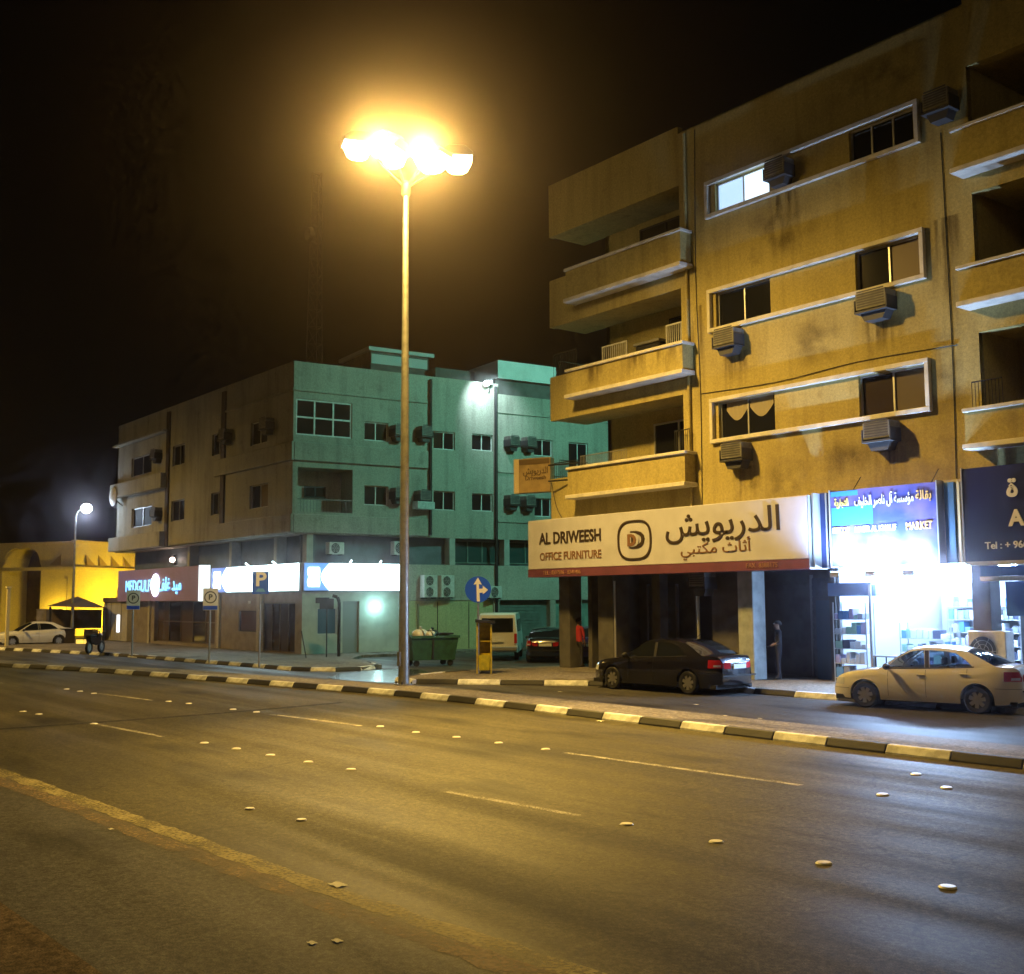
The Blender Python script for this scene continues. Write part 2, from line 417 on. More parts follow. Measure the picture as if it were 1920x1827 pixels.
for a, b in ((-50,-47), (-41.5,-38.5), (-32.4,-29.2), (-23.8,-20.4), (-14.6,-10.0), (-4.5,-1)): dash(a, b, LANE1)
for a, b in ((-48,-45), (-36.5,-33.5), (-24.6,-21.2), (-12.7,-10.3), (-3.5,0)): dash(a, b, LANE2)
# long tar seam across the carriageway
pA, pB, pC = ground(-60, 1372), ground(360, 1342), ground(640, 1318)
ribbon('tar_seam', [(pA.x, pA.y), (pB.x, pB.y), (pC.x, pC.y)], .28, paint('tar', (.015, .015, .015), .75, 1.2, 1.5), .0038, 6)

def kerb(name, pl, step, label_m=(KW, KB), w=.20, h=.15, start=0, z0=-.05):
    """a line of painted kerb stones, each stone its own piece"""
    root = bpy.data.objects.new(name, None); COL.objects.link(root); root['kind'] = 'structure'
    L = step-.012
    meshes = [MB().add([(-L/2,0,z0),(L/2,0,z0),(L/2,w,z0),(-L/2,w,z0),(-L/2,.015,h*.2),(L/2,.015,h*.2),(-L/2,.085,h),(L/2,.085,h),(L/2,w,h),(-L/2,w,h)],[(0,3,2,1),(0,1,5,4),(4,5,7,6),(6,7,8,9),(2,3,9,8),(0,4,6,9,3),(1,2,8,7,5)]).mesh('kerb_stone', m, bevel=.014) for m in label_m]
    acc = []; d = 0.0
    for a, b in zip(pl[:-1], pl[1:]):
        a = Vector(a); b = Vector(b); acc.append((d, a, b)); d += (b-a).length
    n = int(d/step); k = 0
    for i in range(n):
        s = (i+.5)*step
        while k < len(acc)-1 and acc[k+1][0] <= s: k += 1
        dd, a, b = acc[k]; t = (b-a).normalized(); p = a+t*(s-dd)
        o = bpy.data.objects.new('kerb_stone', meshes[(i+start) % 2]); COL.objects.link(o); o.parent = root
        o.location = (p.x, p.y, random.uniform(-.006, .004)); o.rotation_euler = (0, 0, math.atan2(t.y, t.x)+random.uniform(-.006, .006))
    return root
kp_vis = [p for p in KP if -80 < p[0] < 2]
kerb('island_kerb', kp_vis, 1.16)
struct('traffic_island', sheet(offs(KP, .19), offs(KP, 1.75), .118), PAVE)
back = offs(KP, 1.75)
mbk = MB()
for a, b in zip(back[:-1], back[1:]): mbk.quad((*a, -.05), (*b, -.05), (*b, .118), (*a, .118))
struct('island_back_edge', mbk, CONC)

# pavement of the furniture block: rounded corner reaching out, then along the shops
PV1 = [(-31.9,60),(-31.95,30),(-32.3,26),(-32.4,23.2),(-31.6,20.6),(-30.7,19.35),(-29.6,19.35),(-28.5,20.1),(-26.9,21.4),(-25.6,22.5),(-24.3,23.4),(-22.6,24.0),(-18.6,24.15),(-10,24.2),(12,24.3)]
struct('pavement', MB().slab([*reversed(PV1), (12.0, 60)][::-1], -.05, .125), PAVE)
kerb('corner_kerb', [(v.x, v.y-.1) for v in catmull([(p[0], p[1]-.09) for p in PV1[3:]], 5)], 1.35, start=1, h=.145)
# pavement of the corner block
PV2 = [(-80,13.2),(-68,15.4),(-55.5,18.0),(-47,18.75),(-41.9,19.15),(-38.4,19.4),(-36.9,20.2),(-36.6,21.3),(-37.4,22.6),(-39.6,23.6),(-42.5,24.2),(-44.8,26),(-45.2,34),(-44.0,60)]
struct('corner_pavement', MB().slab([*PV2, (-80, 60)], -.05, .12), PAVE)
kerb('corner_block_kerb', [(v.x, v.y-.14) for v in catmull(PV2[:10], 6)], .98, h=.14)

# median strip under the photographer
md = offs(NEAR, -2.35)
struct('median_strip', sheet(offs(NEAR, -9.0), md, .12), SAND)
mbm = MB()
for a, b in zip(md[:-1], md[1:]): mbm.quad((*a, -.05), (*b, -.05), (*b, .12), (*a, .12))
struct('median_edge', mbm, mat('brick_brown', (.17, .10, .07), .85, var=.4, scale=4))

# wet patch at the mouth of the side street
wp = [ground(x, y) for x, y in ((612,1271),(640,1263),(680,1258),(745,1255),(790,1256),(812,1264),(800,1276),(760,1281),(700,1279),(650,1276))]
WET = mat('wet_asphalt', (.03, .032, .034), .20, spec=1.0, bump=.05, bscale=3)
struct('puddle', MB().add([(p.x, p.y, .003) for p in wp], [tuple(range(len(wp)))]), WET)

# road studs
STUD = MB().lathe([(.001,.013),(.058,.0125),(.072,.0)], 14).mesh('road_stud', mat('stud_ceramic', (.82, .80, .74), .4), smooth=True)
def stud(px, py, label, sc=1.0):
    p = ground(px, py); o = bpy.data.objects.new('road_stud', STUD); COL.objects.link(o); o.location = (p.x, p.y, .0045); o.scale = (1.15*sc, 1.15*sc, 1.2)
    tag(o, label, 'road stud', 'white studs set in the lane lines')
ORD = ('first', 'second', 'third', 'fourth', 'fifth', 'sixth', 'seventh', 'eighth')
for row, pts, sc_ in (('near lane row on the right', ((1175,1547),(1343,1580),(1545,1620),(1777,1665)), 1), ('near lane row before the lamp post', ((43,1335),(73,1340),(176,1358),(383,1394),(443,1405),(507,1417),(578,1430),(658,1444)), 1),
                      ('far lane row before the lamp post', ((713,1363),(780,1374),(856,1383),(935,1394),(1023,1406)), 1), ('in the bluish shop light on the road', ((1655,1491),(1718,1453),(1775,1478)), 1),
                      ('distant end of the far lane row', ((125,1293),(150,1297),(176,1301),(316,1316),(354,1320),(437,1331),(481,1336)), 1), ('pair alone in the near lane', ((468,1518),(565,1539)), .8)):
    for i, p in enumerate(pts): stud(*p, '%s white stud from the left, %s' % (ORD[i], row), sc_)

# ================================================================== STREET LAMP (lit)
LP = ground(757, 1292)
lamp = thing('street_lamp', (LP.x, LP.y, .118), 'tall grey street lamp with four glowing sodium floodlights on the kerb island', 'street lamp')
ZT = 14.95
MB().lathe([(.30,0),(.30,.03),(.0,.03)], 16).build('base_plate', GALV, lamp)
MB().lathe([(.165,.02),(.155,1.2),(.15,1.25),(.085,ZT)], 16).build('pole', GALV, lamp, smooth=True)
MB().box(-.07, .07, -.19, -.14, .55, .95).build('access_door', GREYMETAL, lamp)
for a in range(4):
    q = a*pi/2+pi/4; MB().tube((.23*cos(q), .23*sin(q), .02), (.23*cos(q), .23*sin(q), .09), .022, None, 6).build('anchor_bolt', DARKMETAL, lamp)
right = Vector((R[0][0], R[1][0], 0)).normalized(); fwd = Vector((R[0][2], R[1][2], 0)).normalized()
BULB = emis('sodium_lens', (1.0, .74, .34), 13)
MB().lathe([(.10,ZT-.25),(.14,ZT-.2),(.14,ZT+.15),(.05,ZT+.25),(.001,ZT+.25)], 14).build('pole_head', GALV, lamp, smooth=True)
for i, (r_, f_, z_) in enumerate(((-1.25,-.4,.95),(-.55,.5,1.55),(-.25,-.5,.5),(.5,.8,1.15),(.75,-.45,.35),(1.4,.1,.65))):
    tip = right*r_+fwd*f_; tip.z = ZT+.5+z_*.75
    MB().path([(0, 0, ZT), tuple(tip*.55+Vector((0, 0, ZT*.45-.05))), tuple(tip)], .035).build('arm', GALV, lamp)
    dirv = Vector((tip.x, tip.y, 0)).normalized(); side = Vector((-dirv.y, dirv.x, 0))
    def TF(p, tip=tip, dirv=dirv, side=side): return tip+dirv*p.x+side*p.y+Vector((0, 0, p.z))
    hd = MB(TF).prism([(-.30,.0),(.60,-.02),(.66,.08),(.40,.30),(-.1,.32),(-.30,.15)], -.36, .36).build('lamp_head', GREYMETAL, lamp, bevel=.03)
    MB(TF).grid(lambda u, v: Vector((-.28+.90*u, -.34+.68*v, -.025-.46*(1-(2*u-1)**4)*(1-(2*v-1)**4))), 6, 4).build('lens', BULB, hd, smooth=True)
for k, (r_, z_) in enumerate(((-.6, .80), (.65, .62))):
    p = right*r_-fwd*1.5; lampdata('SPOT', 'lamp_light', 10200, SODIUM, lamp, (p.x, p.y, ZT+z_), .35, spot_size=radians(178), spot_blend=1.0).rotation_euler = Vector((-.20, .09, .97)).to_track_quat('Z', 'Y').to_euler()
lampdata('SPOT', 'road_beam', 42000, SODIUM, lamp, tuple(right*.65-fwd*1.5+Vector((0, 0, ZT+.55))), .35, spot_size=radians(50), spot_blend=1.0).rotation_euler = Vector((-10, 4.7, 15.5)).to_track_quat('Z', 'Y').to_euler()  # extra narrow spot added to brighten the pool on the road
lampdata('POINT', 'lamp_glow', 60, SODIUM, lamp, (0, 0, ZT+2.1), .4)
# the next lamps of the same row, outside the picture
for i, (x, y, e) in enumerate(((5.0, 18.0, 2600), (-66.0, 6.3, 26000))):
    nb_ = thing('street_lamp', (x, y, .118), ['next street lamp of the row beyond the silver car', 'next street lamp of the row beyond the far kerb end'][i], 'street lamp')
    for ch in lamp.children:
        if ch.type == 'MESH':
            c = ch.copy(); COL.objects.link(c); c.parent = nb_
            for g_ in ch.children: h_ = g_.copy(); COL.objects.link(h_); h_.parent = c
    lampdata('SPOT', 'lamp_light', e, SODIUM, nb_, (0, 0, ZT-.1), .35, spot_size=radians(178), spot_blend=1.0)

# ================================================================== FURNITURE / MARKET BLOCK (cream apartment building)
F = 26.5
bld = thing('apartment_building', (-23.5, F, 0), 'cream four-storey apartment block with framed window bands and corner balconies above shops', 'building')
BO = Vector((-23.5, F, 0))
def TB(p): return Vector((p.x-BO.x, p.y, p.z))          # (world X, depth behind the facade, z) -> building space
XL, XR = -31.85, -4.0
bands = [(5.0, 7.02), (9.2, 10.85), (12.75, 14.55), (16.25, 18.28)]
strips = [(7.42, 8.85), (10.98, 12.38), (14.72, 15.94)]
wins = [[(-23.58,-21.36),(-18.42,-16.34)], [(-23.58,-21.40),(-18.39,-16.33)], [(-23.5,-21.33),(-18.44,-16.40)]]
holes = []
for (z0, z1), ws in zip(strips, wins):
    for a, b in ws: holes.append((a, b, z0+.13, z1-.13, .2))
# main wall between the two balcony stacks, and flush bands of the left stack
m = MB(TB); wall(m, -25.08, -14.82, 5.0, 18.03, holes, .2)
for z0, z1 in bands: m.box(XL, -25.08, 0, .22, z0, z1)
m.box(-25.08, -14.82, .0, .3, 18.0, 18.04)
for z0, z1 in [(5.0, 7.3), (9.25, 10.8), (12.9, 14.5), (16.3, 18.6)]: m.box(-14.82, XR, -.04, .22, z0, z1)
# side walls of the balcony recesses, body behind
m.box(-25.08, -24.9, .2, 1.75, 5.0, 18.0); m.box(-15.0, -14.82, .2, 4.6, 5.0, 18.0)
m.box(-30.55, -25.08, 1.7, 1.9, 5.0, 18.0)          # back wall of the left recesses
m.box(-30.55, -30.35, 1.7, 12, 5.0, 18.0)           # wall on the side street
m.box(-14.82, XR, 4.6, 4.8, 5.0, 18.0)
m.box(-30.5, XR, 11.9, 12.1, .1, 18.0); m.box(XR-.2, XR, .2, 12, .1, 18.0)
m.build('wall', WALL_Y, bld)
for z0, z1 in bands: MB(TB).box(XL+.05, -25.1, .22, 1.75, z0+.02, z0+.20 if z0 < 16 else z1-.9).build('balcony_slab', WALL_Y, bld)
for z in (6.3, 9.3, 12.95, 16.35): MB(TB).box(-14.8, XR, .2, 4.6, z, z+.2).build('balcony_slab', WALL_Y, bld)
MB(TB).box(XL+.1, XR, .25, 11.95, 17.55, 17.7).build('roof', CONC, bld)
# projecting balcony fronts with moulded caps
def balcony(x0, x1, zc, zl, prot=.5):
    b = MB(TB).box(x0, x1, -prot, -.005, zl+.02, zc-.02).build('balcony', WALL_Y, bld)
    c = MB(TB); c.box(x0-.02, x1+.08, -prot-.09, .0, zc-.10, zc); c.build('cap', TRIM, b, bevel=.015)
    c = MB(TB); c.box(x0-.02, x1+.08, -prot-.13, .0, zl-.07, zl+.07); c.build('ledge', TRIM, b, bevel=.015)
for zc, zl in ((7.27, 6.20), (10.83, 9.83), (14.56, 13.36)): balcony(-30.32, -24.60, zc, zl)
for zc, zl in ((7.27, 6.30), (10.93, 9.93), (14.56, 13.42)): balcony(-15.02, XR, zc, zl)
# white frames round each band of windows
for (z0, z1), ws in zip(strips, wins):
    t = .13; m = MB(TB)
    m.box(-23.86, -16.18, -.14, .0, z0, z0+t); m.box(-23.86, -16.18, -.14, .0, z1-t, z1)
    m.box(-23.86, -23.86+t, -.138, .0, z0+t, z1-t); m.box(-16.18-t, -16.18, -.138, .0, z0+t, z1-t)
    m.build('window_surround', TRIM, bld, bevel=.012)
LIT = emis('lit_curtain', (.42, .66, 1.0), 1.25); LITB = emis('lit_curtain_bright', (.55, .78, 1.0), 2.1)
CURT = mat('curtain_tan', (.12, .095, .07), .8)
k = 0
for (z0, z1), ws in zip(strips, wins):
    for j, (a, b) in enumerate(ws):
        gm = None
        if k == 4: gm = [LIT, LITB]
        if k == 3: gm = [DARKGLASS, mat('dusty_pane', (.10, .06, .045), .5)]
        if k == 1: gm = [mat('brownish_pane', (.035, .025, .022), .2), CURT]
        window(bld, TB, a, b, z0+.13, z1-.13, .14, 3 if k == 5 else 2, 1, .05, None, gm); k += 1
# drape behind the lowest band's first window: scalloped swags in front of the dark room
dr = MB(TB)
for (a, b) in ((-23.35, -22.5), (-22.42, -21.5)):
    dr.grid(lambda u, v, a=a, b=b: Vector((a+(b-a)*u, .132+.006*sin(u*30), 8.68-v*(.25+.35*sin(pi*u)))), 14, 4)
dr.build('drape', mat('curtain_pale', (.34, .30, .22), .9), bld)
# balcony doors, railings and slatted racks in the left recesses
window(bld, lambda p: TB(Vector((p.x, p.y+1.5, p.z))), -28.05, -25.65, 7.05, 8.75, .14, 2, 1, .06)
window(bld, lambda p: TB(Vector((p.x, p.y+1.5, p.z))), -27.2, -25.6, 10.9, 12.4, .14, 2, 1, .06, DARKMETAL)
window(bld, lambda p: TB(Vector((p.x, p.y+1.5, p.z))), -28.6, -26.0, 14.6, 16.0, .14, 2, 1, .06, DARKMETAL)
def railing(x0, x1, y0, y1, z0, z1, n, mm, nm='railing'):
    r = MB(TB)
    def P(t): return (x0+(x1-x0)*t, y0+(y1-y0)*t)
    r.tube((*P(0), z1), (*P(1), z1), .018, None, 6); r.tube((*P(0), z0), (*P(1), z0), .012, None, 6)
    for i in range(n+1): r.tube((*P(i/n), z0), (*P(i/n), z1), .009, None, 5)
    r.build(nm, mm, bld)
railing(-31.7, -31.7, .3, 1.7, 7.02, 7.75, 14, DARKMETAL); railing(-31.7, -30.4, .05, .05, 7.02, 7.6, 12, DARKMETAL)
railing(-31.7, -31.7, .3, 1.7, 10.85, 11.5, 14, DARKMETAL); railing(-31.7, -30.4, .05, .05, 10.85, 11.7, 10, DARKMETAL)
railing(-30.3, -27.9, .1, .1, 7.27, 7.72, 30, GREYMETAL)
railing(-25.3, -24.65, -.2, -.2, 7.27, 8.0, 8, DARKMETAL)
railing(-14.9, -14.1, -.3, -.3, 7.27, 7.95, 9, DARKMETAL)
# slatted chair backs and racks stored on the middle balcony
def rack(x0, x1, y, z0, z1, label, n=12):
    o = thing('slatted_rack', (x0, F+y, z0), label, 'rack', 'white slatted racks stored on the middle balcony')
    w = x1-x0; h = z1-z0; r = MB()
    r.box(0, w, 0, .04, h-.05, h); r.box(0, w, 0, .04, 0, .05); r.box(0, .04, .002, .038, 0, h); r.box(w-.04, w, .002, .038, 0, h); r.build('frame', WHITEMETAL, o)
    for i in range(1, n):
        MB().box(w*i/n-.012, w*i/n+.012, .008, .03, .04, h-.04).build('slat', WHITEMETAL, o)
    MB().box(0, .04, .04, .5, 0, .05).build('foot', WHITEMETAL, o)
rack(-29.35, -28.05, .35, 10.72, 11.62, 'wide white slatted rack at the street end of the middle balcony')
rack(-26.1, -25.35, .3, 10.72, 11.75, 'narrow white slatted rack at the inner end of the middle balcony', 8)
bx = thing('storage_box', (-27.1, F+.7, 9.42), 'dark covered storage box stacked on the middle balcony', 'box')
MB().box(-.6, .55, -.3, .3, 0, 1.9).build('body', DARKMETAL, bx, bevel=.05); MB().box(-.65, .6, -.35, .35, 1.9, 2.0).build('lid', GREYMETAL, bx, bevel=.02)
# small white framed window deep in the dark right balcony, open top openings
wq0, wq1 = onY(1856, 703, F+4.4), onY(1886, 668, F+4.4)
window(bld, lambda p: TB(Vector((p.x, p.y+4.3, p.z))), wq0.x, wq1.x, wq0.z, wq1.z, .14, 2, 1, .05, WHITEMETAL)

# ground floor: recessed shops between pillars
for x0, x1, y0, y1 in ((-31.6,-31.0,.1,.7), (-29.7,-28.9,.3,1.1), (-27.9,-27.5,1.2,1.6), (-24.6,-23.05,.6,1.0), (-23.02,-22.42,.02,.6), (-15.4,-14.9,.1,.6), (-9.5,-9.0,.1,.6)):
    MB(TB).box(x0, x1, y0, y1, .125, 5.0).build('pillar', CONC if x0 != -23.02 else mat('teal_lit_pillar', (.40, .44, .44), .8, var=.3, scale=3), bld, bevel=.02)  # one pillar made paler, its teal light put into the colour
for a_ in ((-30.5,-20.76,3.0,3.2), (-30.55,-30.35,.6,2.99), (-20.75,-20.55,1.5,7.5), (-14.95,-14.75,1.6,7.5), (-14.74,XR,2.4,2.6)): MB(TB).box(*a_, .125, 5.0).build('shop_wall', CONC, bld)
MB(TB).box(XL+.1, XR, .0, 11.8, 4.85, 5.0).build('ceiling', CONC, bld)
def shutter(x0, x1, z1, d, mm=SHUTTER, n=16):
    s = MB(TB).box(x0, x1, d+.05, d+.08, .125, z1).build('shutter', mm, bld)
    h = (z1-.125)/n
    for i in range(n):
        MB(TB).prism([(0, 0), (0, 0), (0, 0)], 0, 0) if False else None
        q = MB(TB); q.box(x0, x1, d+.02, d+.048, .13+h*i, .13+h*(i+.82)); q.build('slat', mm, s)
    MB(TB).box(x0-.05, x0, d-.03, d+.1, .125, z1+.1).build('rail', GREYMETAL, s); MB(TB).box(x1, x1+.05, d-.03, d+.1, .125, z1+.1).build('rail', GREYMETAL, s)
shutter(-22.3, -20.85, 3.2, 2.7); shutter(-27.2, -25.0, 3.0, 2.7, mat('shutter_black', (.02, .02, .022), .6)); shutter(-29.6, -28.2, 3.0, 2.7)
# framed glass shop door leaf by the blue shop
MB(TB).box(-21.55, -20.85, 1.9, 1.95, .125, 2.5).build('door', mat('blue_door', (.05, .09, .14), .5), bld)
MB(TB).tube((-24.95, .35, .125), (-24.95, .35, 3.6), .05, None, 8).build('drain_pipe', ALU, bld); MB(TB).tube((-28.75, .25, .125), (-28.75, .25, 3.2), .035, None, 8).build('drain_pipe', ALU, bld)

# ---- market interior (lit)
shop = thing('market_shop', (-17.8, F, 0), 'brightly lit open market shopfront with shelves behind the silver car', 'shop')
def TS(p): return Vector((p.x+17.8, p.y, p.z))
SW = mat('shop_white', (.75, .76, .78), .6)
MB(TS).box(-20.5, -15.0, 7.0, 7.1, .125, 4.8).build('back_wall', SW, shop)
MB(TS).box(-20.52, -20.45, 1.6, 7.0, .125, 4.8).build('side_wall', SW, shop); MB(TS).box(-15.05, -14.98, 1.7, 7.0, .125, 4.8).build('side_wall', SW, shop)
MB(TS).box(-20.5, -15.0, 1.4, 7.0, 3.55, 3.6).build('ceiling', SW, shop)
MB(TS).box(-20.5, -15.0, 1.4, 7.0, .12, .14).build('floor', mat('shop_floor', (.5, .5, .5), .3), shop)
TUBE = emis('fluorescent_tube', COOL, 340)
for x in (-19.6, -18.2, -16.8, -15.6):
    for y in (1.9, 3.6, 5.4):
        f = MB(TS).box(x-.65, x+.65, y-.06, y+.06, 3.50, 3.546).build('light_fitting', WHITEMETAL, shop)
        MB(TS).tube((x-.6, y, 3.46), (x+.6, y, 3.46), .028, None, 4, False).build('tube', TUBE, f)
# fascia light box and eyebrow lights over the entrance
MB(TS).box(-18.75, -15.35, .75, 1.4, 2.95, 3.5).build('light_box', emis('fascia_light', COOL, 28), shop)
MB(TS).box(-20.42, -18.8, 1.0, 1.5, 2.62, 3.0).build('lintel', mat('blue_panel', (.10, .20, .40), .5), shop)
MB(TS).box(-19.02, -18.94, .95, 1.05, .125, 2.95).build('door_post', ALU, shop); MB(TS).box(-15.5, -15.4, .95, 1.05, .125, 2.95).build('door_post', ALU, shop)
lampdata('AREA', 'entrance_light', 800, COOL, shop, (.6, .55, 3.0), (3.0, .3), rot=(radians(-55), 0, 0))
# goods: display racks, crates and boxes
GC = [mat('goods_%s' % n, c, .5) for n, c in (('white', (.7,.7,.7)), ('blue', (.12,.3,.6)), ('lilac', (.45,.4,.6)), ('grey', (.25,.27,.3)), ('green', (.3,.5,.4)), ('dark', (.05,.06,.1)), ('pale', (.6,.65,.7)))]
def goods_rack(x, y, w, h, rows, label, rz=0):
    o = thing('display_rack', (x, F+y, .14), label, 'display rack', 'goods racks in the bright market', rz)
    f = MB()
    for sx in (-w/2, w/2):
        for sy in (-.2, .2): f.tube((sx, sy, 0), (sx, sy, h), .018, None, 6)
    f.build('frame', ALU, o)
    for r in range(rows):
        z = .12+(h-.2)*r/rows
        MB().box(-w/2, w/2, -.22, .22, z, z+.02).build('shelf', WHITEMETAL, o)
        n = int(w/.2); xx = -w/2+.04
        while xx < w/2-.12:
            ww = random.uniform(.1, .24); hh = random.uniform(.12, (h-.3)/rows*.85)
            MB().box(xx, min(xx+ww, w/2-.02), -.2, .15, z+.02, z+.02+hh).build('packet', random.choice(GC), o, bevel=.01); xx += ww+.02
goods_rack(-19.75, 1.25, 1.1, 2.3, 5, 'tall goods rack at the dark end of the bright market')
goods_rack(-18.2, 2.6, 1.6, 1.7, 4, 'long low goods rack inside the market doorway')
goods_rack(-16.6, 2.8, 1.3, 1.5, 4, 'goods rack in the market beside the condenser')
goods_rack(-17.6, 6.6, 4.6, 2.6, 6, 'wide goods rack along the back wall of the market')
tb = thing('display_table', (-18.3, F+1.2, .14), 'small folding table of goods in front of the market racks', 'table')
MB().box(-.6, .6, -.3, .3, .78, .82).build('top', GREYMETAL, tb)
for sx in (-.55, .55):
    for sy in (-.25, .25): MB().tube((sx, sy, 0), (sx, sy, .78), .02, None, 6).build('leg', DARKMETAL, tb)

# ---- signs on the cream block
def sign_T(x0, y, z0): return None
SG = F-.8
sg = thing('shop_sign', (-32.25, SG, 3.38), 'long cream fascia sign with brown Latin and Arabic lettering and a maroon stripe', 'sign')
CREAM = mat('sign_cream', (.60, .60, .72), .6, var=.12, scale=1.5); MAROON = mat('sign_maroon', (.17, .05, .10), .6, var=.2, scale=2)
WSG = 12.57
MB().box(0, WSG, 0, .8, .28, 2.07).build('board', CREAM, sg, bevel=.02)
MB().box(.002, WSG-.002, -.004, .78, 0, .278).build('stripe', MAROON, sg)
MB().box(WSG+.002, WSG+.02, .0, .8, .0, 2.07).build('end_cap', ALU, sg)
BRN = mat('letters_brown', (.035, .02, .012), .6); BRN2 = mat('letters_light_brown', (.22, .11, .06), .6); PALE = mat('letters_pale', (.42, .22, .16), .6)
def onsign(x, z): return lambda p: Vector((x+p.x, -.012-p.z, z+p.y))
text('AL DRIWEESH', .58, BRN, sg, onsign(2.35, 1.36), bold=.012, xs=.92)
text('OFFICE FURNITURE', .40, BRN2, sg, onsign(2.35, .72), bold=.004, xs=.95)
text('\ufeb6\ufef3\ufeee\ufef3\ufead\ufeaa\ufedf\ufe8d', 1.02, BRN, sg, onsign(9.35, 1.45), bold=.006, xs=1.22)
text('\ufef2\ufe92\ufe98\ufedc\ufee3 \ufe99\ufe8e\ufe9b\ufe83', .46, BRN2, sg, onsign(9.1, .72), xs=1.35)
text('TEL : 8337596 - 8341486', .20, PALE, sg, lambda p: Vector((1.9+p.x, -.016-p.z, .14+p.y)))
text('FAX  8388175', .20, PALE, sg, lambda p: Vector((10.9+p.x, -.016-p.z, .14+p.y)))
# emblem: rounded hexagonal ring with a shaded letter D
ring = []
for k_, rr in ((0, 1.0), (1, .90)):
    ring.append([(rr*.80*math.copysign(abs(cos(t))**.62, cos(t)), rr*.66*math.copysign(abs(sin(t))**.75, sin(t))) for t in [2*pi*i/40 for i in range(40)]])
em = MB(lambda p: Vector((5.62+p.x, p.y, 1.12+p.z)))
for i in range(40):
    j = (i+1) % 40; a, b, c, d = ring[0][i], ring[0][j], ring[1][j], ring[1][i]
    em.add([(a[0],-.03,a[1]),(b[0],-.03,b[1]),(c[0],-.03,c[1]),(d[0],-.03,d[1]),(a[0],0,a[1]),(b[0],0,b[1]),(c[0],0,c[1]),(d[0],0,d[1])], [(0,1,2,3),(0,1,5,4),(2,3,7,6)])
em.build('emblem_ring', BRN, sg)
text('D', .78, BRN, sg, onsign(5.75, 1.10), 'emblem_letter', bold=.02, xs=1.25); text('D', .62, CREAM, sg, lambda p: Vector((5.60+p.x, -.026-p.z, 1.10+p.y)), 'emblem_letter', bold=.02, xs=1.1); text('D', .50, BRN2, sg, lambda p: Vector((5.52+p.x, -.042-p.z, 1.10+p.y)), 'emblem_letter', bold=.03, xs=1.1)

# blue fins beside the sign
fin = thing('sign_return_panel', (-19.55, F-.7, 3.4), 'dark blue recessed panel between the cream sign and the market sign', 'panel')
MB().box(0, .45, .3, .7, 0, 2.1).build('panel', mat('panel_navy', (.02, .03, .10), .4), fin); MB().box(-.06, 0, .0, .7, 0, 2.1).build('edge_strip', ALU, fin); MB().box(.2, .24, .26, .3, 0, 2.1).build('rib', ALU, fin)
mk = thing('market_sign', (-19.06, F-.6, 3.42), 'blue and lilac market sign glowing white at its foot', 'sign')
SBL = mat('sign_blue', (.05, .07, .30), .35, var=.3, col2=(.16, .12, .30), scale=1.2); LBL = mat('sign_light_blue', (.05, .25, .62), .35)
MB().box(0, 3.24, 0, .3, 0, 2.08).build('board', SBL, mk)
MB().box(.04, 1.35, -.006, .0, 1.12, 1.62).build('photo_panel', LBL, mk); MB().box(.03, .9, -.006, 0, 1.92, 2.06).build('photo_panel', LBL, mk)
for x in (-.03, 3.24): MB().box(x, x+.03, -.03, .3, -.02, 2.12).build('frame_bar', ALU, mk)
for x in (.75, 3.1): MB().tube((x, .0, 2.05), (x-.05, .45, 2.45), .015, None, 6).build('bracket', DARKMETAL, mk)
LY = mat('letters_yellow', (.75, .62, .18), .5); LW = mat('letters_white', (.8, .78, .74), .5); LO = mat('letters_orange', (.70, .42, .14), .5)
def onmk(x, z): return lambda p: Vector((x+p.x, -.014-p.z, z+p.y))
text('\ufe94\ufedf\ufe8e\ufed8\ufe91', .32, LO, mk, onmk(2.88, 1.76), bold=.006, xs=.8)
text('\ufed2\ufef4\ufee0\ufea8\ufedf\ufe8d \ufeae\ufebb\ufe8e\ufee7 \ufedd\ufe81 \ufe94\ufeb4\ufeb3\ufe86\ufee3', .36, LW, mk, onmk(1.70, 1.74), bold=.002, xs=.52)
text('\ufe94\ufef3\ufead\ufe8e\ufea0\ufe98\ufedf\ufe8d', .28, LY, mk, onmk(.38, 1.74), bold=.004, xs=.55)
text('EST.OF', .22, LY, mk, onmk(.34, .98), bold=.004, xs=.8); text('NASER AL KHALIF', .22, LW, mk, onmk(1.42, .98), bold=.003, xs=.72); text('MARKET', .28, LO, mk, onmk(2.72, .98), bold=.004, xs=.72)
# floodlights below the market sign, washing its lower half
for x in (.5, 1.6, 2.7):
    fl = thing('sign_floodlight', (-19.06+x, F-1.15, 3.22), ['small floodlight under the light-blue end of the market sign', 'small floodlight under the middle of the market sign', 'small floodlight under the far end of the market sign'][int(x)], 'floodlight', 'floodlights under the market sign')
    MB().box(-.14, .14, -.06, .06, -.1, .04).build('housing', GREYMETAL, fl, bevel=.01); MB().box(-.12, .12, -.04, .05, .042, .05).build('lens', emis('flood_lens', COOL, 30), fl); MB().tube((0, .06, -.05), (0, .75, -.02), .015, None, 6).build('bracket', DARKMETAL, fl)
    lampdata('SPOT', 'flood_light', [1700, 1200, 700][int(x)], COOL, fl, (0, 0, .1), .06, spot_size=radians(150), spot_blend=.8, rot=(radians(180-20), 0, 0))
pan = thing('sign_return_panel', (-15.78, F-.55, 3.42), 'pale ribbed return panel between the market sign and the navy sign', 'panel')
MB().box(0, .8, .2, .5, 0, 2.12).build('panel', mat('panel_cream', (.55, .50, .44), .6), pan); MB().box(.08, .34, .1, .2, 0, 2.05).build('strip', mat('panel_teal', (.06, .14, .24), .4), pan)
MB().box(.42, .48, .12, .2, 0, 2.05).build('rib', mat('panel_yellow', (.6, .5, .28), .5), pan); MB().box(.62, .65, .16, .2, 0, 2.05).build('rib', DARKMETAL, pan)
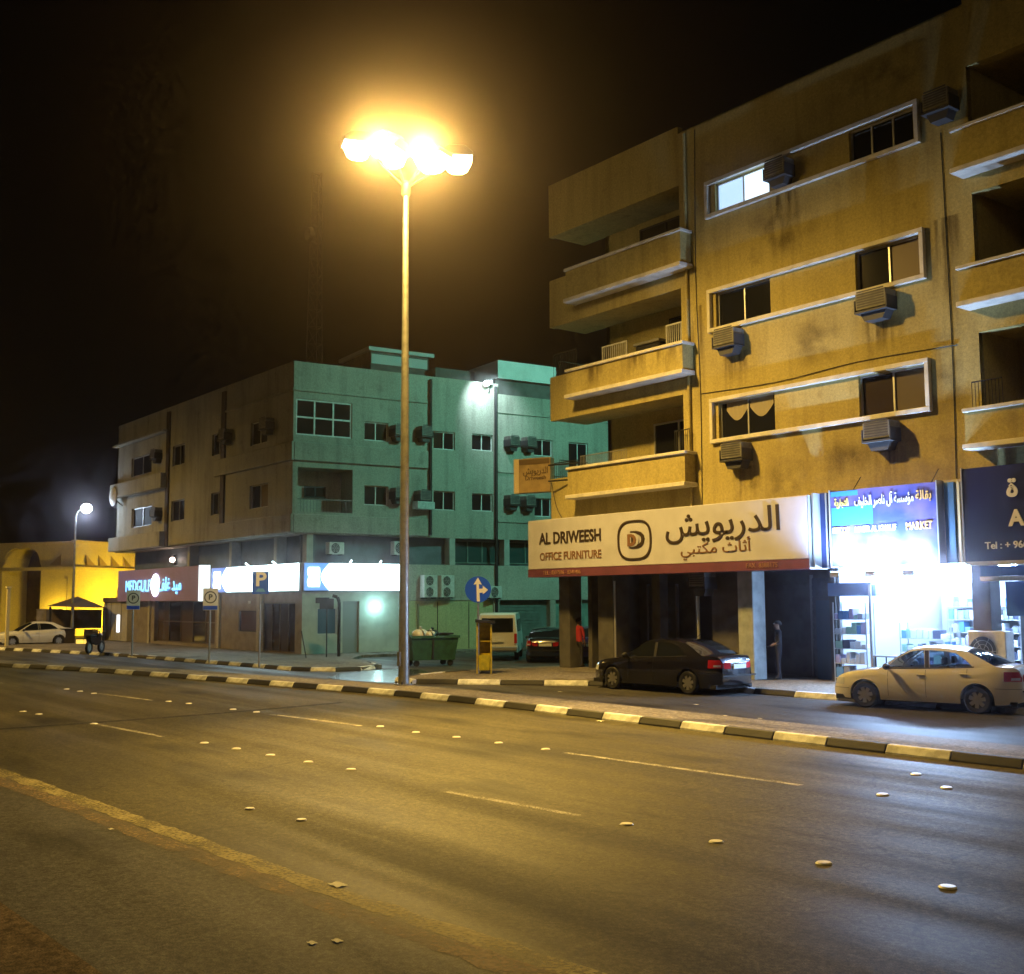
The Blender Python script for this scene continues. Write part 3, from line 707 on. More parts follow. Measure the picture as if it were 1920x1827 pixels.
nv = thing('navy_sign', (-14.93, F-.9, 3.43), 'navy blue shop sign with white lettering at the picture edge', 'sign')
MB().box(0, 9, 0, .5, 0, 2.28).build('board', mat('sign_navy', (.012, .018, .10), .35), nv); MB().box(-.03, 0, -.02, .5, -.02, 2.3).build('frame_bar', ALU, nv); MB().box(0, 9, -.02, .45, -.09, -.002).build('frame_bar', ALU, nv)
def onnv(x, z): return lambda p: Vector((x+p.x, -.014-p.z, z+p.y))
text('\ufe93', .62, LW, nv, onnv(1.27, 1.70), bold=.02, xs=1.1); text('A', .52, LW, nv, onnv(1.34, .98), bold=.02); text('Tel : + 966', .24, LW, nv, onnv(1.06, .36), bold=.004)
# blue soffit panels beyond the market
for x in (-13.2, -11.0, -8.8):
    lb = {-13.2: 'fluorescent batten behind the blue awning nearest the market', -11.0: 'fluorescent batten in the middle of the shop under the navy sign', -8.8: 'fluorescent batten at the far end of the shop under the navy sign'}[x]
    f = thing('fluorescent_batten', (x, F+1.3, 3.3), lb, 'light fitting', 'battens in the shop under the navy sign')
    MB().box(-.65, .65, -.06, .06, .03, .08).build('fitting', WHITEMETAL, f); MB().tube((-.6, 0, 0), (.6, 0, 0), .028, None, 4, False).build('tube', TUBE, f); MB().tube((0, 0, .08), (0, 0, 1.55), .01, None, 5).build('hanger', DARKMETAL, f)
bp = thing('shop_awning', (-14.9, F-.3, 2.9), 'blue metal awning panels over the shop beyond the market', 'awning')
MB().box(0, 8, 0, .3, .18, .42).build('panel', mat('awning_blue', (.03, .12, .42), .4), bp); MB().box(0, 8, -.05, .3, .06, .17).build('lip', WHITEMETAL, bp); MB().box(.35, 1.5, .5, .6, -.8, .05).build('panel', MATS['awning_blue'], bp)

# projecting small sign at the corner
hs = thing('hanging_sign', (-31.9, F-.3, 5.9), 'yellowed box sign projecting from the corner of the cream block', 'sign')
q0, q1 = onY(963, 862, F-.6), onY(1020, 866, F-.6); q2 = onY(963, 926, F-.6)
hs.location = (q0.x, F-.6, q2.z)
W_, H_ = q1.x-q0.x, q0.z-q2.z
dirx = Vector((1, .42, 0)).normalized()
def TH(p): return Vector((p.x*dirx.x-p.y*dirx.y, p.x*dirx.y+p.y*dirx.x, p.z))
MB(TH).box(.22, W_*.86, 0, .34, 0, H_).build('face', mat('sign_ochre', (.42, .30, .14), .7, var=.35, scale=2.5), hs, bevel=.012)
MB(TH).box(0, .216, .01, .33, .0, H_).build('edge', mat('sign_edge', (.68, .56, .36), .6), hs)
MB(TH).box(.24, W_*.84, -.012, 0, H_-.24, H_-.04).build('header', mat('letters_faded', (.13, .085, .04), .7), hs)
def onhs(x, z): return lambda p: TH(Vector((x+p.x, -.012-p.z, z+p.y)))
text('\ufeb6\ufef3\ufeee\ufef3\ufead\ufeaa\ufedf\ufe8d', .34, MATS['letters_faded'], hs, onhs(W_*.52, H_*.62), xs=.85); text('Driweesh', .23, MATS['letters_faded'], hs, onhs(W_*.52, H_*.42))
MB().tube((W_, .2, H_*.7), (W_+1.2, .6, H_*.7), .03, None, 6).build('bracket', DARKMETAL, hs); MB().tube((W_, .2, H_*.25), (W_+1.2, .6, H_*.25), .03, None, 6).build('bracket', DARKMETAL, hs)

def stain_mat(name, col, top=True):
    m = bpy.data.materials.new(name); m.use_nodes = True; t = m.node_tree; n = t.nodes; l = t.links
    p = n['Principled BSDF']; p.inputs['Base Color'].default_value = (*col, 1); p.inputs['Roughness'].default_value = .9
    tc = n.new('ShaderNodeTexCoord'); mp = n.new('ShaderNodeMapping'); mp.inputs['Scale'].default_value = (5, 5, .55) if top else (1.3, 1.3, 1.3); l.new(tc.outputs['Object'], mp.inputs[0])
    nz = n.new('ShaderNodeTexNoise'); nz.inputs['Scale'].default_value = 1.0; nz.inputs['Detail'].default_value = 6; l.new(mp.outputs[0], nz.inputs[0])
    sp = n.new('ShaderNodeSeparateXYZ'); l.new(tc.outputs['Generated'], sp.inputs[0])
    def f(op, a, b):
        q = n.new('ShaderNodeMath'); q.operation = op; q.use_clamp = op != 'ADD'
        for i, x in enumerate((a, b)):
            if isinstance(x, (int, float)): q.inputs[i].default_value = x
            else: l.new(x, q.inputs[i])
        return q.outputs[0]
    ex = f('MULTIPLY', f('MULTIPLY', sp.outputs[0], f('SUBTRACT', 1.0, sp.outputs[0])), 4.0)
    ez = sp.outputs[2] if top else f('MULTIPLY', f('MULTIPLY', sp.outputs[2], f('SUBTRACT', 1.0, sp.outputs[2])), 4.0)
    r = n.new('ShaderNodeMapRange'); r.inputs[1].default_value = .42; r.inputs[2].default_value = .66; l.new(nz.outputs[0], r.inputs[0])
    al = f('MULTIPLY', f('MULTIPLY', ex, ez), f('MULTIPLY', r.outputs[0], .8 if top else .48))
    tr = n.new('ShaderNodeBsdfTransparent'); mx = n.new('ShaderNodeMixShader'); l.new(al, mx.inputs[0]); l.new(tr.outputs[0], mx.inputs[1]); l.new(p.outputs[0], mx.inputs[2]); l.new(mx.outputs[0], n['Material Output'].inputs[0])
    return m
ST1 = stain_mat('drip_stain', (.13, .085, .025)); ST2 = stain_mat('bare_plaster', (.40, .33, .22), False); ST3 = stain_mat('damp_stain', (.15, .11, .05), False)
for x0, x1, z0, z1, sm_ in ((-23.2,-22.1,5.1,6.6,ST1), (-18.2,-17.0,4.9,6.6,ST1), (-23.4,-22.3,9.0,10.2,ST1), (-18.3,-16.9,8.95,10.2,ST1), (-21.4,-20.1,12.6,14.7,ST1), (-16.1,-15.1,9.0,12.5,ST1), (-24.9,-24.0,8.0,12.0,ST1),
                            (-21.8,-18.6,5.5,7.2,ST2), (-17.4,-15.2,5.2,7.0,ST2), (-22.6,-20.4,5.5,6.5,ST3), (-19.6,-17.6,5.9,7.1,ST3), (-16.6,-15.0,6.9,9.6,ST3), (-20.8,-18.8,9.2,10.7,ST3), (-22.6,-19.5,12.7,14.4,ST3), (-19.4,-15.6,16.2,17.8,ST3)):
    MB(TB).quad((x0, -.004, z0), (x1, -.004, z0), (x1, -.004, z1), (x0, -.004, z1)).build('wall_stain', sm_, bld)
for x0, x1 in ((-29.6,-28.2), (-27.6,-26.1), (-25.9,-24.8)): MB(TB).quad((x0, -.504, 9.9), (x1, -.504, 9.9), (x1, -.504, 10.7), (x0, -.504, 10.7)).build('wall_stain', ST1, bld)
MB(TB).quad((-14.2, -.504, 6.4), (-11, -.504, 6.4), (-11, -.504, 7.1), (-14.2, -.504, 7.1)).build('wall_stain', ST2, bld)
# loose cables on the facade
for pts in ([(-24.35,-.02,5.1),(-24.3,-.02,9.0),(-24.4,-.02,13.0),(-24.3,-.02,17.9)], [(-31.8,-.03,6.9),(-31.5,-.06,6.0),(-31.1,-.10,5.5)], [(-24.3,-.02,9.1),(-21.2,-.03,9.0),(-18.4,-.02,9.12),(-15.4,-.02,9.05)], [(-15.6,-.02,5.6),(-15.55,-.02,9.0),(-15.6,-.02,14.8)]):
    MB(TB).path([tuple(v) for v in catmull(pts, 4)], .012, 5).build('cable', DARKMETAL, bld)
MB(TB).tube((-24.75, -.07, 5.0), (-24.75, -.07, 17.9), .05, None, 8).build('drain_pipe', WALL_Y, bld)

# ---- air conditioners
def window_ac(loc, label, group, sx=1.0, dark=False, rz=0):
    o = thing('air_conditioner', loc, label, 'air conditioner', group, rz)
    w, h, d = .84*sx, .48, .46
    mm = mat('ac_beige', (.22, .21, .19), .6, var=.4, scale=5); md_ = mat('ac_dark', (.05, .05, .055), .6)
    b = MB().box(-w/2, w/2, -d, .1, 0, h).build('case', mm, o, bevel=.02)
    for i in range(7): MB().box(-w/2+.06, w/2-.06, -d-.012, -d+.002, .07+.07*i, .105+.07*i).build('louvre', md_, b)
    f = MB()
    for x in (-w/2-.03, w/2): f.box(x, x+.03, -d-.02, .1, -.05, h*.6)
    f.box(-w/2-.03, w/2+.03, -d-.02, .1, -.08, -.03); f.build('cage', md_, o)
    MB().prism([(-w*.3, -.3), (w*.3, -.3), (w*.42, -.085), (-w*.42, -.085)], -d*.75, .05).build('drip_tray', md_, o)
    return o
GA = 'window air conditioners on the cream block'
window_ac((-22.70, F-.02, 6.82), 'air conditioner under the draped lower window of the cream block', GA)
window_ac((-17.60, F-.02, 6.82), 'air conditioner under the lower window nearest the dark balcony', GA)
window_ac((-22.90, F-.02, 10.40), 'air conditioner under the middle window band at its balcony end', GA)
window_ac((-17.62, F-.02, 10.42), 'air conditioner under the middle window band with the dusty pane', GA, 1.15)
window_ac((-20.75, F-.02, 15.15), 'air conditioner beside the lit blue-white window', GA, .9)
window_ac((-15.45, F-.02, 15.3), 'air conditioner high beside the top window band', GA, .9)
window_ac((-24.35, F+.1, 2.95), 'air conditioner hung over the dark shop behind the dark car', GA, .8)
def condenser(loc, label, rz=0, fans=1, w=.85, h=.62, d=.34, group=None):
    o = thing('condenser_unit', loc, label, 'condenser unit', group, rz)
    MB().box(-w/2, w/2, -d/2, d/2, .05, h).build('case', WHITEMETAL, o, bevel=.02)
    for k in range(fans):
        cz = .05+(h-.05)*(k+.5)/fans; r = min(w*.36, (h-.05)/fans*.42); cx_ = -w*.10
        MB(lambda p: Vector((cx_+p.x, -d/2-.004+p.y, cz+p.z))).lathe([(.001,0),(r,0)], 20, 'y').build('fan_recess', mat('fan_dark', (.03, .035, .04), .6), o)
        gq = MB(lambda p: Vector((cx_+p.x, -d/2-.02+p.y, cz+p.z)))
        for rr in (r, r*.72, r*.44): gq.lathe([(rr, 0), (rr+.008, 0), (rr+.008, .012), (rr, .012), (rr, 0)], 20, 'y')
        for a in range(3): gq.tube((r*cos(a*pi/3), 0, r*sin(a*pi/3)), (-r*cos(a*pi/3), 0, -r*sin(a*pi/3)), .006, None, 5)
        gq.build('fan_guard', WHITEMETAL, o)
    for x in (-w*.35, w*.35): MB().box(x-.03, x+.03, -d/2, d/2, 0, .05).build('foot', DARKMETAL, o)
    return o
pc = onY(1868, 1225, F-.2)
condenser((-15.0, F+.2, .68), 'big condenser unit with a grey fan beside the bright market', 0, 1, 1.0, 1.05, .4)
st = thing('steel_stand', (-15.0, F+.2, .125), 'low steel stand carrying the big condenser unit by the market', 'stand')
MB().box(-.5, .5, -.2, .2, .50, .55).build('top', DARKMETAL, st)
for sx in (-.45, .42):
    for sy in (-.18, .16): MB().box(sx, sx+.04, sy, sy+.04, 0, .5).build('leg', DARKMETAL, st)

# ================================================================== CORNER BUILDING (bank and insurance shop below)
G2 = ground(565, 1232); AL = radians(5.5)
SD = Vector((sin(AL), cos(AL), 0)); SN = Vector((cos(AL), -sin(AL), 0))
YA = G2.y-.55
cb = thing('corner_building', (G2.x, G2.y, 0), 'pale three-storey corner block with teal-lit side and shops below', 'building')
def TA(p): return Vector((p.x-G2.x, YA+p.y-G2.y, p.z))            # front: (world X, depth, z), upper storeys
def TAg(p): return Vector((p.x-G2.x, p.y, p.z))                    # front, ground floor plane
def TD(p): return SD*p.x-SN*p.y+Vector((0, 0, p.z))                # side street face: (s, depth, z)
def rA(x0, y0, x1, y1, Y=None):
    a = onY(x0, y0, Y or YA); b = onY(x1, y1, Y or YA); return (a.x, b.x, b.z, a.z)
def rD(x0, y0, x1, y1):
    a = onplane(x0, y0, G2, SN); b = onplane(x1, y1, G2, SN); return ((a-G2).dot(SD), (b-G2).dot(SD), b.z, a.z)
def hole(r, d=.2): return (r[0], r[1], r[2], r[3], d)
XF0, XF1 = -72.2, G2.x-sin(AL)*.55
ZR = 13.88
# front face
fw3 = [rA(470,797,501,832), rA(398,817,419,850), rA(324,838,346,866), rA(247,857,284,886)]
fw2 = [rA(468,908,502,950), rA(396,928,416,963), rA(321,943,345,974), rA(247,954,284,986)]
for L in (fw3, fw2):
    z0 = sum(r[2] for r in L)/4; z1 = sum(r[3] for r in L)/4; L[:] = [(r[0], r[1], z0, z1) for r in L]
m = MB(TA); wall(m, XF0, XF1, 5.72, ZR, [hole(r) for r in fw3+fw2], .2); m.box(XF0, XF0+.2, .0, 14, 5.72, ZR); m.build('wall', WALL_G, cb)
for L, warm in ((fw3, 9), (fw2, 0)):
    for i, r in enumerate(L): window(cb, TA, *r, .14, 2, 1, .05, ALU, [DARKGLASS, mat('warm_lit_pane', (.16, .12, .06), .8)] if i == warm else mat('dusty_dark_glass', (.014, .014, .016), .5, spec=.06))  # one pane carries the window's faint warm light in its colour
# side face with the corner loggia
big = (-.42, 2.44, 10.37, 12.10); log = (-.30, 2.5, 6.75, 8.85)
sw = [rD(683,790,728,829), rD(683,910,728,949), rD(813,808,853,845), rD(885,813,924,847), rD(813,920,853,958), rD(885,925,924,960), rD(1001,823,1036,857), rD(1002,934,1034,970), rD(1066,829,1103,880), (17.9,19.4,7.1,8.1)]
m = MB(TD); wall(m, -.55, 10.55, 5.72, ZR, [hole(big), hole(log, 1.4)]+[hole(r) for r in sw[:6]], .2)
wall(m, 10.55, 23, 5.72, 13.35, [hole(r) for r in sw[6:]], .2); m.box(10.55, 10.75, .0, 6, 13.35, ZR)
m.box(22.8, 23, .2, 14, 5.72, 13.3)
m.build('wall', WALL_G, cb)
m = MB(TD); m.box(-.3, 2.5, 1.4, 1.5, 6.7, 8.9); m.build('loggia_back', WALL_G, cb)
window(cb, TD, *big, .10, 3, 2, .075, WHITEMETAL)
window(cb, lambda p: TD(p+Vector((0, 1.18, 0))), .55, 1.65, 7.55, 8.1, .14, 2, 1, .05, DARKMETAL)
for r in sw: window(cb, TD, *r, .14, 2, 1, .055, WHITEMETAL)
r_ = MB(TD)
for i in range(18): r_.tube((-.3+2.8*i/17, .02, 6.75), (-.3+2.8*i/17, .02, 7.35), .012, None, 5)
r_.tube((-.3, .02, 7.35), (2.5, .02, 7.35), .025, None, 6); r_.build('railing', GREYMETAL, cb)
# horizontal string bands and balcony aprons
for z0, z1, pr in ((9.15, 10.02, .14), (5.75, 6.62, .14), (12.45, 12.56, .08)):
    MB(TA).box(-56.4, XF1+pr, -pr, 0, z0, z1).build('apron_band', WALL_G, cb, bevel=.02)
    MB(TA).box(XF0, -63.3, -pr-.3, 0, z0, z1).build('apron_band', WALL_G, cb, bevel=.02)
    MB(TD).box(-.55+.02, 6.55, -pr, 0, z0, z1).build('apron_band', WALL_G, cb, bevel=.02)
for z in (9.2, 12.35, 6.6): MB(TD).box(10.7, 22.9, -.06, 0, z, z+.09).build('string_course', WALL_G, cb)
MB(TA).box(XF0+.1, XF1, .1, 15, 13.2, 13.4).build('roof', CONC, cb)
# dark drain pipes and joints
for s_, z0 in ((6.69, 5.8), (10.55, .2)): MB(TD).tube((s_, -.10, z0), (s_, -.10, 13.7), .085, None, 8).build('drain_pipe', DARKMETAL, cb)
for x in (rA(318,800,318,800)[0], rA(421,800,421,800)[0]): MB(TA).box(x-.22, x+.22, -.10, 0, 5.75, 13.6).build('pipe_casing', mat('brown_casing', (.07, .05, .035), .7), cb)
# rooftop blocks
MB(TD).box(10.72, 14.45, .25, 4, 13.3, 14.22).build('roof_recess', CONC, cb)
MB(TD).box(10.72, 14.45, -.04, 4, 14.20, 15.16).build('roof_block', mat('white_render', (.72, .74, .72), .8, var=.12, scale=2), cb)
MB(TD).box(8.2, 10.6, 2.2, 6, 13.3, 14.9).build('roof_block', CONC, cb)
a_, b_ = rD(712,645,828,700), None
MB(TD).box(4.8, 8.2, 3.0, 6.5, 13.3, 15.55).build('stair_tower', CONC, cb); MB(TD).box(4.6, 8.45, 2.8, 6.7, 15.55, 15.75).build('stair_roof', mat('pale_slab', (.5, .52, .5), .8), cb)
MB(TD).box(4.82, 8.1, 2.94, 2.995, 14.9, 15.4).build('stair_panel', MATS['pale_slab'], cb)
# mezzanine band set back above the shop signs
mz = MB(TD); mz.box(0.1, 22, .55, .7, 4.3, 5.72); mz.build('mezzanine_wall', mat('mezz_blue', (.12, .16, .19), .6, var=.3, scale=1.5), cb)
mz = MB(TAg); mz.box(XF0+.6, G2.x-.1, .55, .7, 4.3, 5.72); mz.build('mezzanine_wall', MATS['mezz_blue'], cb)
MB().slab([tuple((TA(Vector((XF0, 0, 0))))[:2]), tuple(TA(Vector((XF1, 0, 0)))[:2]), tuple(TD(Vector((23, 0, 0)))[:2]), tuple(TD(Vector((23, 9, 0)))[:2]), tuple(TAg(Vector((XF0, 9, 0)))[:2])], 5.70, 5.80).build('overhang_soffit', WALL_G, cb)
PIL = mat('pillar_pale', (.46, .48, .44), .8, var=.2, scale=3)
for s_ in (.2, 7.85, 11.1, 15.3): MB(TD).box(s_, s_+.32, .02, .56, 4.35, 5.70).build('pillar', PIL, cb)
for x in (-50.5, -55.8, -61.5): MB(TAg).box(x, x+.3, .02, .56, 4.35, 5.70).build('pillar', PIL, cb)
for s0, s1 in ((8.3, 10.9), (11.5, 15.1)):
    window(cb, lambda p: TD(p+Vector((0, .38, 0))), s0, s1, 4.45, 5.62, .14, 3, 1, .06, SHUTTER_T, mat('mezz_pane', (.02, .07, .07), .2))
# ground floor, side street
g2 = MB(TD); wall(g2, .0, 5.25, .1, 3.02, [(2.05, 2.9, .12, 2.55, .12), (.75, 1.75, 1.0, 2.25, .1)], .12); g2.build('shop_wall', mat('tile_pale', (.52, .54, .50), .55, var=.2, scale=2), cb)
MB(TD).box(2.05, 2.9, .11, .14, .12, 2.55).build('door', mat('door_grey', (.28, .30, .32), .4), cb); window(cb, TD, .75, 1.75, 1.0, 2.25, .08, 1, 1, .05, ALU, mat('poster_blue', (.06, .12, .2), .4))
MB(TD).box(5.05, 5.22, -.06, 0, .12, 2.75).build('door_jamb', DARKMETAL, cb)
MB(TD).box(5.26, 10.4, .03, .25, .1, 2.56).build('shop_wall', facade_mat('lamp_tinted_render', (.50, .50, .26), (.34, .33, .18)), cb)  # yellow-green of the lamp light put into this wall's colour
MB(TD).box(5.26, 22, -.02, .5, 2.57, 4.34).build('upper_shop_wall', WALL_G2, cb)
for s_ in (7.15, 8.95): MB(TD).box(s_, s_+.03, .0, .035, .15, 2.5).build('panel_joint', DARKMETAL, cb)
MB(TD).tube((6.05, -.04, .2), (6.05, -.04, 2.4), .06, None, 8).build('drain_pipe', mat('pipe_ochre', (.2, .18, .08), .7), cb)
MB(TD).box(10.41, 10.75, -.05, .5, .1, 2.56).build('pillar', WALL_G2, cb); MB(TD).box(10.76, 13.9, .3, .4, .1, 2.56).build('shop_wall', SHUTTER_T, cb)
for i in range(14): MB(TD).box(10.78, 13.6, .26, .298, .15+.17*i, .29+.17*i).build('shutter_slat', SHUTTER_T, cb)
for s_ in (13.91, 16.7, 18.4): MB(TD).box(s_, s_+.35, -.05, .5, .1, 2.56).build('pillar', WALL_G2, cb)
MB(TD).box(14.27, 22, .2, .3, .1, 2.56).build('shop_wall', mat('shop_teal', (.25, .40, .34), .6, var=.4, scale=2), cb)
MB(TD).tube((15.9, -.08, .2), (15.9, -.08, 4.2), .04, None, 8).build('drain_pipe', WHITEMETAL, cb)
# ground floor, main street
g2 = MB(TAg); wall(g2, XF0+1.2, G2.x, .1, 4.34, [(-66.4,-57.4,.25,2.62,.3), (-54.4,-52.2,1.05,2.1,.12), (-51.6,-48.1,.14,2.5,.15)], .15); g2.build('shop_wall', mat('tile_brown', (.30, .26, .22), .6, var=.3, scale=2), cb)
window(cb, TAg, -66.4, -57.4, .25, 2.62, .25, 5, 2, .07, mat('bronze_frame', (.10, .075, .05), .4), [mat('shop_pane_dim', (.09, .065, .04), .15), mat('shop_pane_dark', (.03, .022, .018), .1)])  # dim warm light of the shop interior put into the pane colours
window(cb, TAg, -54.4, -52.2, 1.05, 2.1, .1, 1, 1, .06, DARKMETAL, mat('poster_brown', (.07, .03, .03), .5))
window(cb, TAg, -51.6, -48.1, .14, 2.5, .12, 4, 1, .06, MATS['bronze_frame'], [mat('shop_pane_mid', (.06, .05, .045), .15), MATS['shop_pane_dark']])
for x in (-56.9, -52.05, -51.75, -67.2): MB(TAg).box(x, x+.26, -.12, 0, .1, 3.0).build('pillar', WALL_G2, cb)
MB(TAg).box(-53.2, -53.0, -.05, .0, 2.45, 2.6).build('camera_box', WHITEMETAL, cb)

# ---- light boxes and signs on the corner building
BANKW = emis('bank_white_light', (.66, .92, 1.0), 9.0); BANKB = emis('bank_blue_light', (.004, .20, .85), 1.1); BANKC = emis('bank_cyan_light', (.0, .55, .9), 1.5)
def bank_sign(T0, u0, u1, label, z0=3.04, z1=4.36, blue=1.28):
    o = thing('light_box_sign', (G2.x, G2.y, 0), label, 'light box sign', 'glowing bank light boxes on the corner')
    MB(T0).box(u0, u1, -.16, .02, z0, z1).build('case', ALU, o)
    zc = (z0+z1)/2; n = 10
    arc = [(u0+blue*.66+blue*.34*abs(i/n*2-1)**1.6, z0+.03+(z1-z0-.06)*i/n) for i in range(n+1)]
    MB(T0).prism([(u0+.03, z0+.03)]+arc+[(u0+.03, z1-.03)], -.178, -.161).build('blue_panel', BANKB, o)
    MB(T0).prism(arc+[(u1-.03, z1-.03), (u1-.03, z0+.03)], -.18, -.161).build('white_panel', BANKW, o)
    for j in (0, 1):
        za = zc-.46+.48*j
        MB(T0).prism([(u0+blue*.18, za), (u0+blue*.6, za), (u0+blue*.62, za+.2), (u0+blue*.6, za+.42), (u0+blue*.18, za+.42), (u0+blue*.14, za+.21)], -.19, -.179).build('emblem_half', BANKW, o)
    for x in (.45, .75): MB(T0).tube((u0+(u1-u0)*x, -.12, z1), (u0+(u1-u0)*x, -.3, z1+.12), .04, None, 6).build('spot_lamp', BANKW, o)
    return o
bank_sign(TD, .0, 5.2, 'white and cyan light box sign on the side street face')
bank_sign(TAg, -57.6, G2.x-.02, 'white light box sign with blue end above the brown shopfront', blue=2.0)
ms = thing('insurance_sign', (G2.x, G2.y, 0), 'mauve fascia sign with glowing cyan lettering', 'sign')
mr = rA(222, 1072, 372, 1128, G2.y-.5)
def TM(p): return Vector((p.x-G2.x, p.y-.5, p.z))
u0, u1 = mr[0], mr[1]
MB(TM).box(u0, u1, 0, .5, 2.62, 4.52).build('board', mat('sign_mauve', (.40, .28, .60), .5, var=.12, scale=1), ms)
MB(TM).box(u1+.002, u1+.32, -.02, .5, 2.60, 4.54).build('end_light', emis('end_strip_light', (.75, .92, 1.0), 1.6), ms)
CYAN = emis('letters_cyan_light', (.10, .62, 1.0), 2.2); BLH = emis('letters_blue_edge', (.02, .05, .8), .25)
def onms(x, z, d=.03): return lambda p: Vector((x+p.x-G2.x, -.5-d-p.z, z+p.y))
lx = u0+(u1-u0)*.30; rx = u0+(u1-u0)*.68; cx0 = u0+(u1-u0)*.505
text('MEDGULF', 1.0, BLH, ms, onms(lx-.12, 3.44, .02), 'letter_edge', bold=.01, xs=.98); text('MEDGULF', 1.0, CYAN, ms, onms(lx-.22, 3.5, .05), bold=.0, xs=.98)
text('\ufed2\ufee0\ufecf \ufeaa\ufef4\ufee3', 1.05, BLH, ms, onms(rx+.06, 3.52, .02), 'letter_edge', bold=.04, xs=.95); text('\ufed2\ufee0\ufecf \ufeaa\ufef4\ufee3', 1.05, CYAN, ms, onms(rx, 3.55, .05), bold=.012, xs=.95)
MB(lambda p: Vector((cx0-G2.x+p.x, -.53-p.y, 3.55+p.z))).lathe([(.001,.12),(.35,.11),(.58,.05),(.66,0)], 24, 'y').build('disc', emis('disc_light', (.85, .95, 1.0), 7), ms, smooth=True)
# wall lamp above it
wl = onY(327, 1050, G2.y+.4)
o = thing('wall_lamp', (wl.x, wl.y, wl.z), 'small warm white wall lamp above the mauve sign', 'wall lamp')
MB().sphere((0, -.12, 0), .16, 12, 8).build('globe', emis('warm_globe', (1.0, .75, .6), 9), o, smooth=True); MB().box(-.05, .05, -.1, .1, -.3, .3).build('bracket', DARKMETAL, o)
lampdata('POINT', 'wall_lamp_light', 22, (1, .75, .6), o, (0, -.3, 0), .12)
# bright round lamp on the side wall
q = onplane(703, 1138, G2, SN)
o = thing('wall_lamp', tuple(q), 'bright cyan-white round lamp on the tiled side wall', 'wall lamp')
MB().sphere(SN*.16, .14, 12, 8).build('globe', emis('cyan_globe', (.7, 1.0, 1.0), 14), o, smooth=True); MB().tube((0, 0, 0), tuple(SN*.12), .05, None, 8).build('mount', ALU, o)
lampdata('POINT', 'round_lamp_light', 40, (.45, 1.0, .95), o, tuple(SN*.45), .12)
# condensers and boxes on the corner building
rzs = AL+pi/2
def onside(px, py, out=.2): return onplane(px, py, G2, SN)+SN*out
GC2 = 'cooling units on the corner building'
p = onside(628, 1030, .0); condenser((p.x, p.y, 4.72), 'condenser unit with round fan above the side light box', rzs, 1, .85, .62, .34, GC2)
for i, px in enumerate((800, 832)):
    p = onside(px, 1123, .22); condenser((p.x, p.y, 2.66), ['tall twin-fan condenser nearest the lamp post', 'tall twin-fan condenser nearest the round blue sign'][i], rzs, 2, .85, 1.15, .36, GC2)
p = onside(922, 1125, .2); condenser((p.x, p.y, 2.62), 'white condenser half hidden by the round blue sign', rzs, 1, .85, .65, .34, GC2)
p = onside(748, 1030, .0); condenser((p.x, p.y, 4.75), 'condenser just behind the lamp post', rzs, 1, .8, .7, .34, GC2)
for px, py, lb in ((742,808,'air conditioner left of the side wall pipe, upper floor'), (791,810,'white-edged air conditioner beside the upper pipe'), (742,925,'air conditioner behind the lamp post, lower floor'), (788,930,'air conditioner left of the side wall pipe, lower floor'),
                   (955,828,'air conditioner right of the long dark pipe, upper floor'), (987,830,'white-edged air conditioner above the hanging sign'), (955,938,'air conditioner beside the hanging sign, lower floor'), (985,940,'air conditioner under the hanging sign')):
    p = onside(px, py, .0); window_ac((p.x, p.y, p.z-.25), lb, GC2, .8, rz=rzs)
for px, py, lb in ((430,815,'air conditioner on the shaded front near the corner, upper floor'), (508,795,'air conditioner by the corner window, upper floor'), (300,852,'air conditioner at the far end of the front, upper floor'), (300,960,'air conditioner at the far end of the front, lower floor')):
    p = onY(px, py, YA); window_ac((p.x, p.y, p.z-.25), lb, GC2, .9)
aw = thing('awning', tuple(onside(788, 942, 0)), 'small pale awning under the lower air conditioner by the pipe', 'awning')
aw.rotation_euler = (0, 0, rzs); MB().prism([(-.55,0),(.55,0),(.55,-.38),(-.55,-.38)], -.5, -.05).build('hood', mat('awning_pale', (.55, .6, .58), .6, var=.3, scale=6), aw, bevel=.02)
# roof floodlight
q = onplane(912, 720, G2+Vector((0, 0, 0)), SN)+SN*.25
rf = thing('roof_floodlight', tuple(q), 'glaring white floodlight on the roof edge of the corner building', 'floodlight')
MB().box(-.22, .22, -.12, .12, -.12, .14).build('housing', GREYMETAL, rf, bevel=.02)
MB().sphere((.1, -.22, -.06), .22, 12, 8, (1.1, .7, .7)).build('lens', emis('roof_flood_lens', (.85, .97, 1.0), 8), rf, smooth=True); MB().tube((0, .1, -.1), (-.3, .2, -.6), .03, None, 6).build('bracket', DARKMETAL, rf)
lampdata('SPOT', 'roof_flood_light', 700, (.7, .95, 1.0), rf, (1.2, -.6, .1), .1, spot_size=radians(100), spot_blend=.6, rot=(radians(20), radians(55), 0))
# satellite dish at the far corner
q = onY(218, 935, YA-.3)
ds = thing('satellite_dish', tuple(q), 'pale satellite dish at the far end of the corner building', 'satellite dish')
MB().lathe([(.001,.0),(.25,.03),(.5,.12),(.62,.2)], 20, 'y').build('dish', WHITEMETAL, ds, smooth=True, loc=(0, -.4, .1)); MB().tube((0, -.3, .1), (.6, .2, -.5), .04, None, 6).build('mast', GREYMETAL, ds)

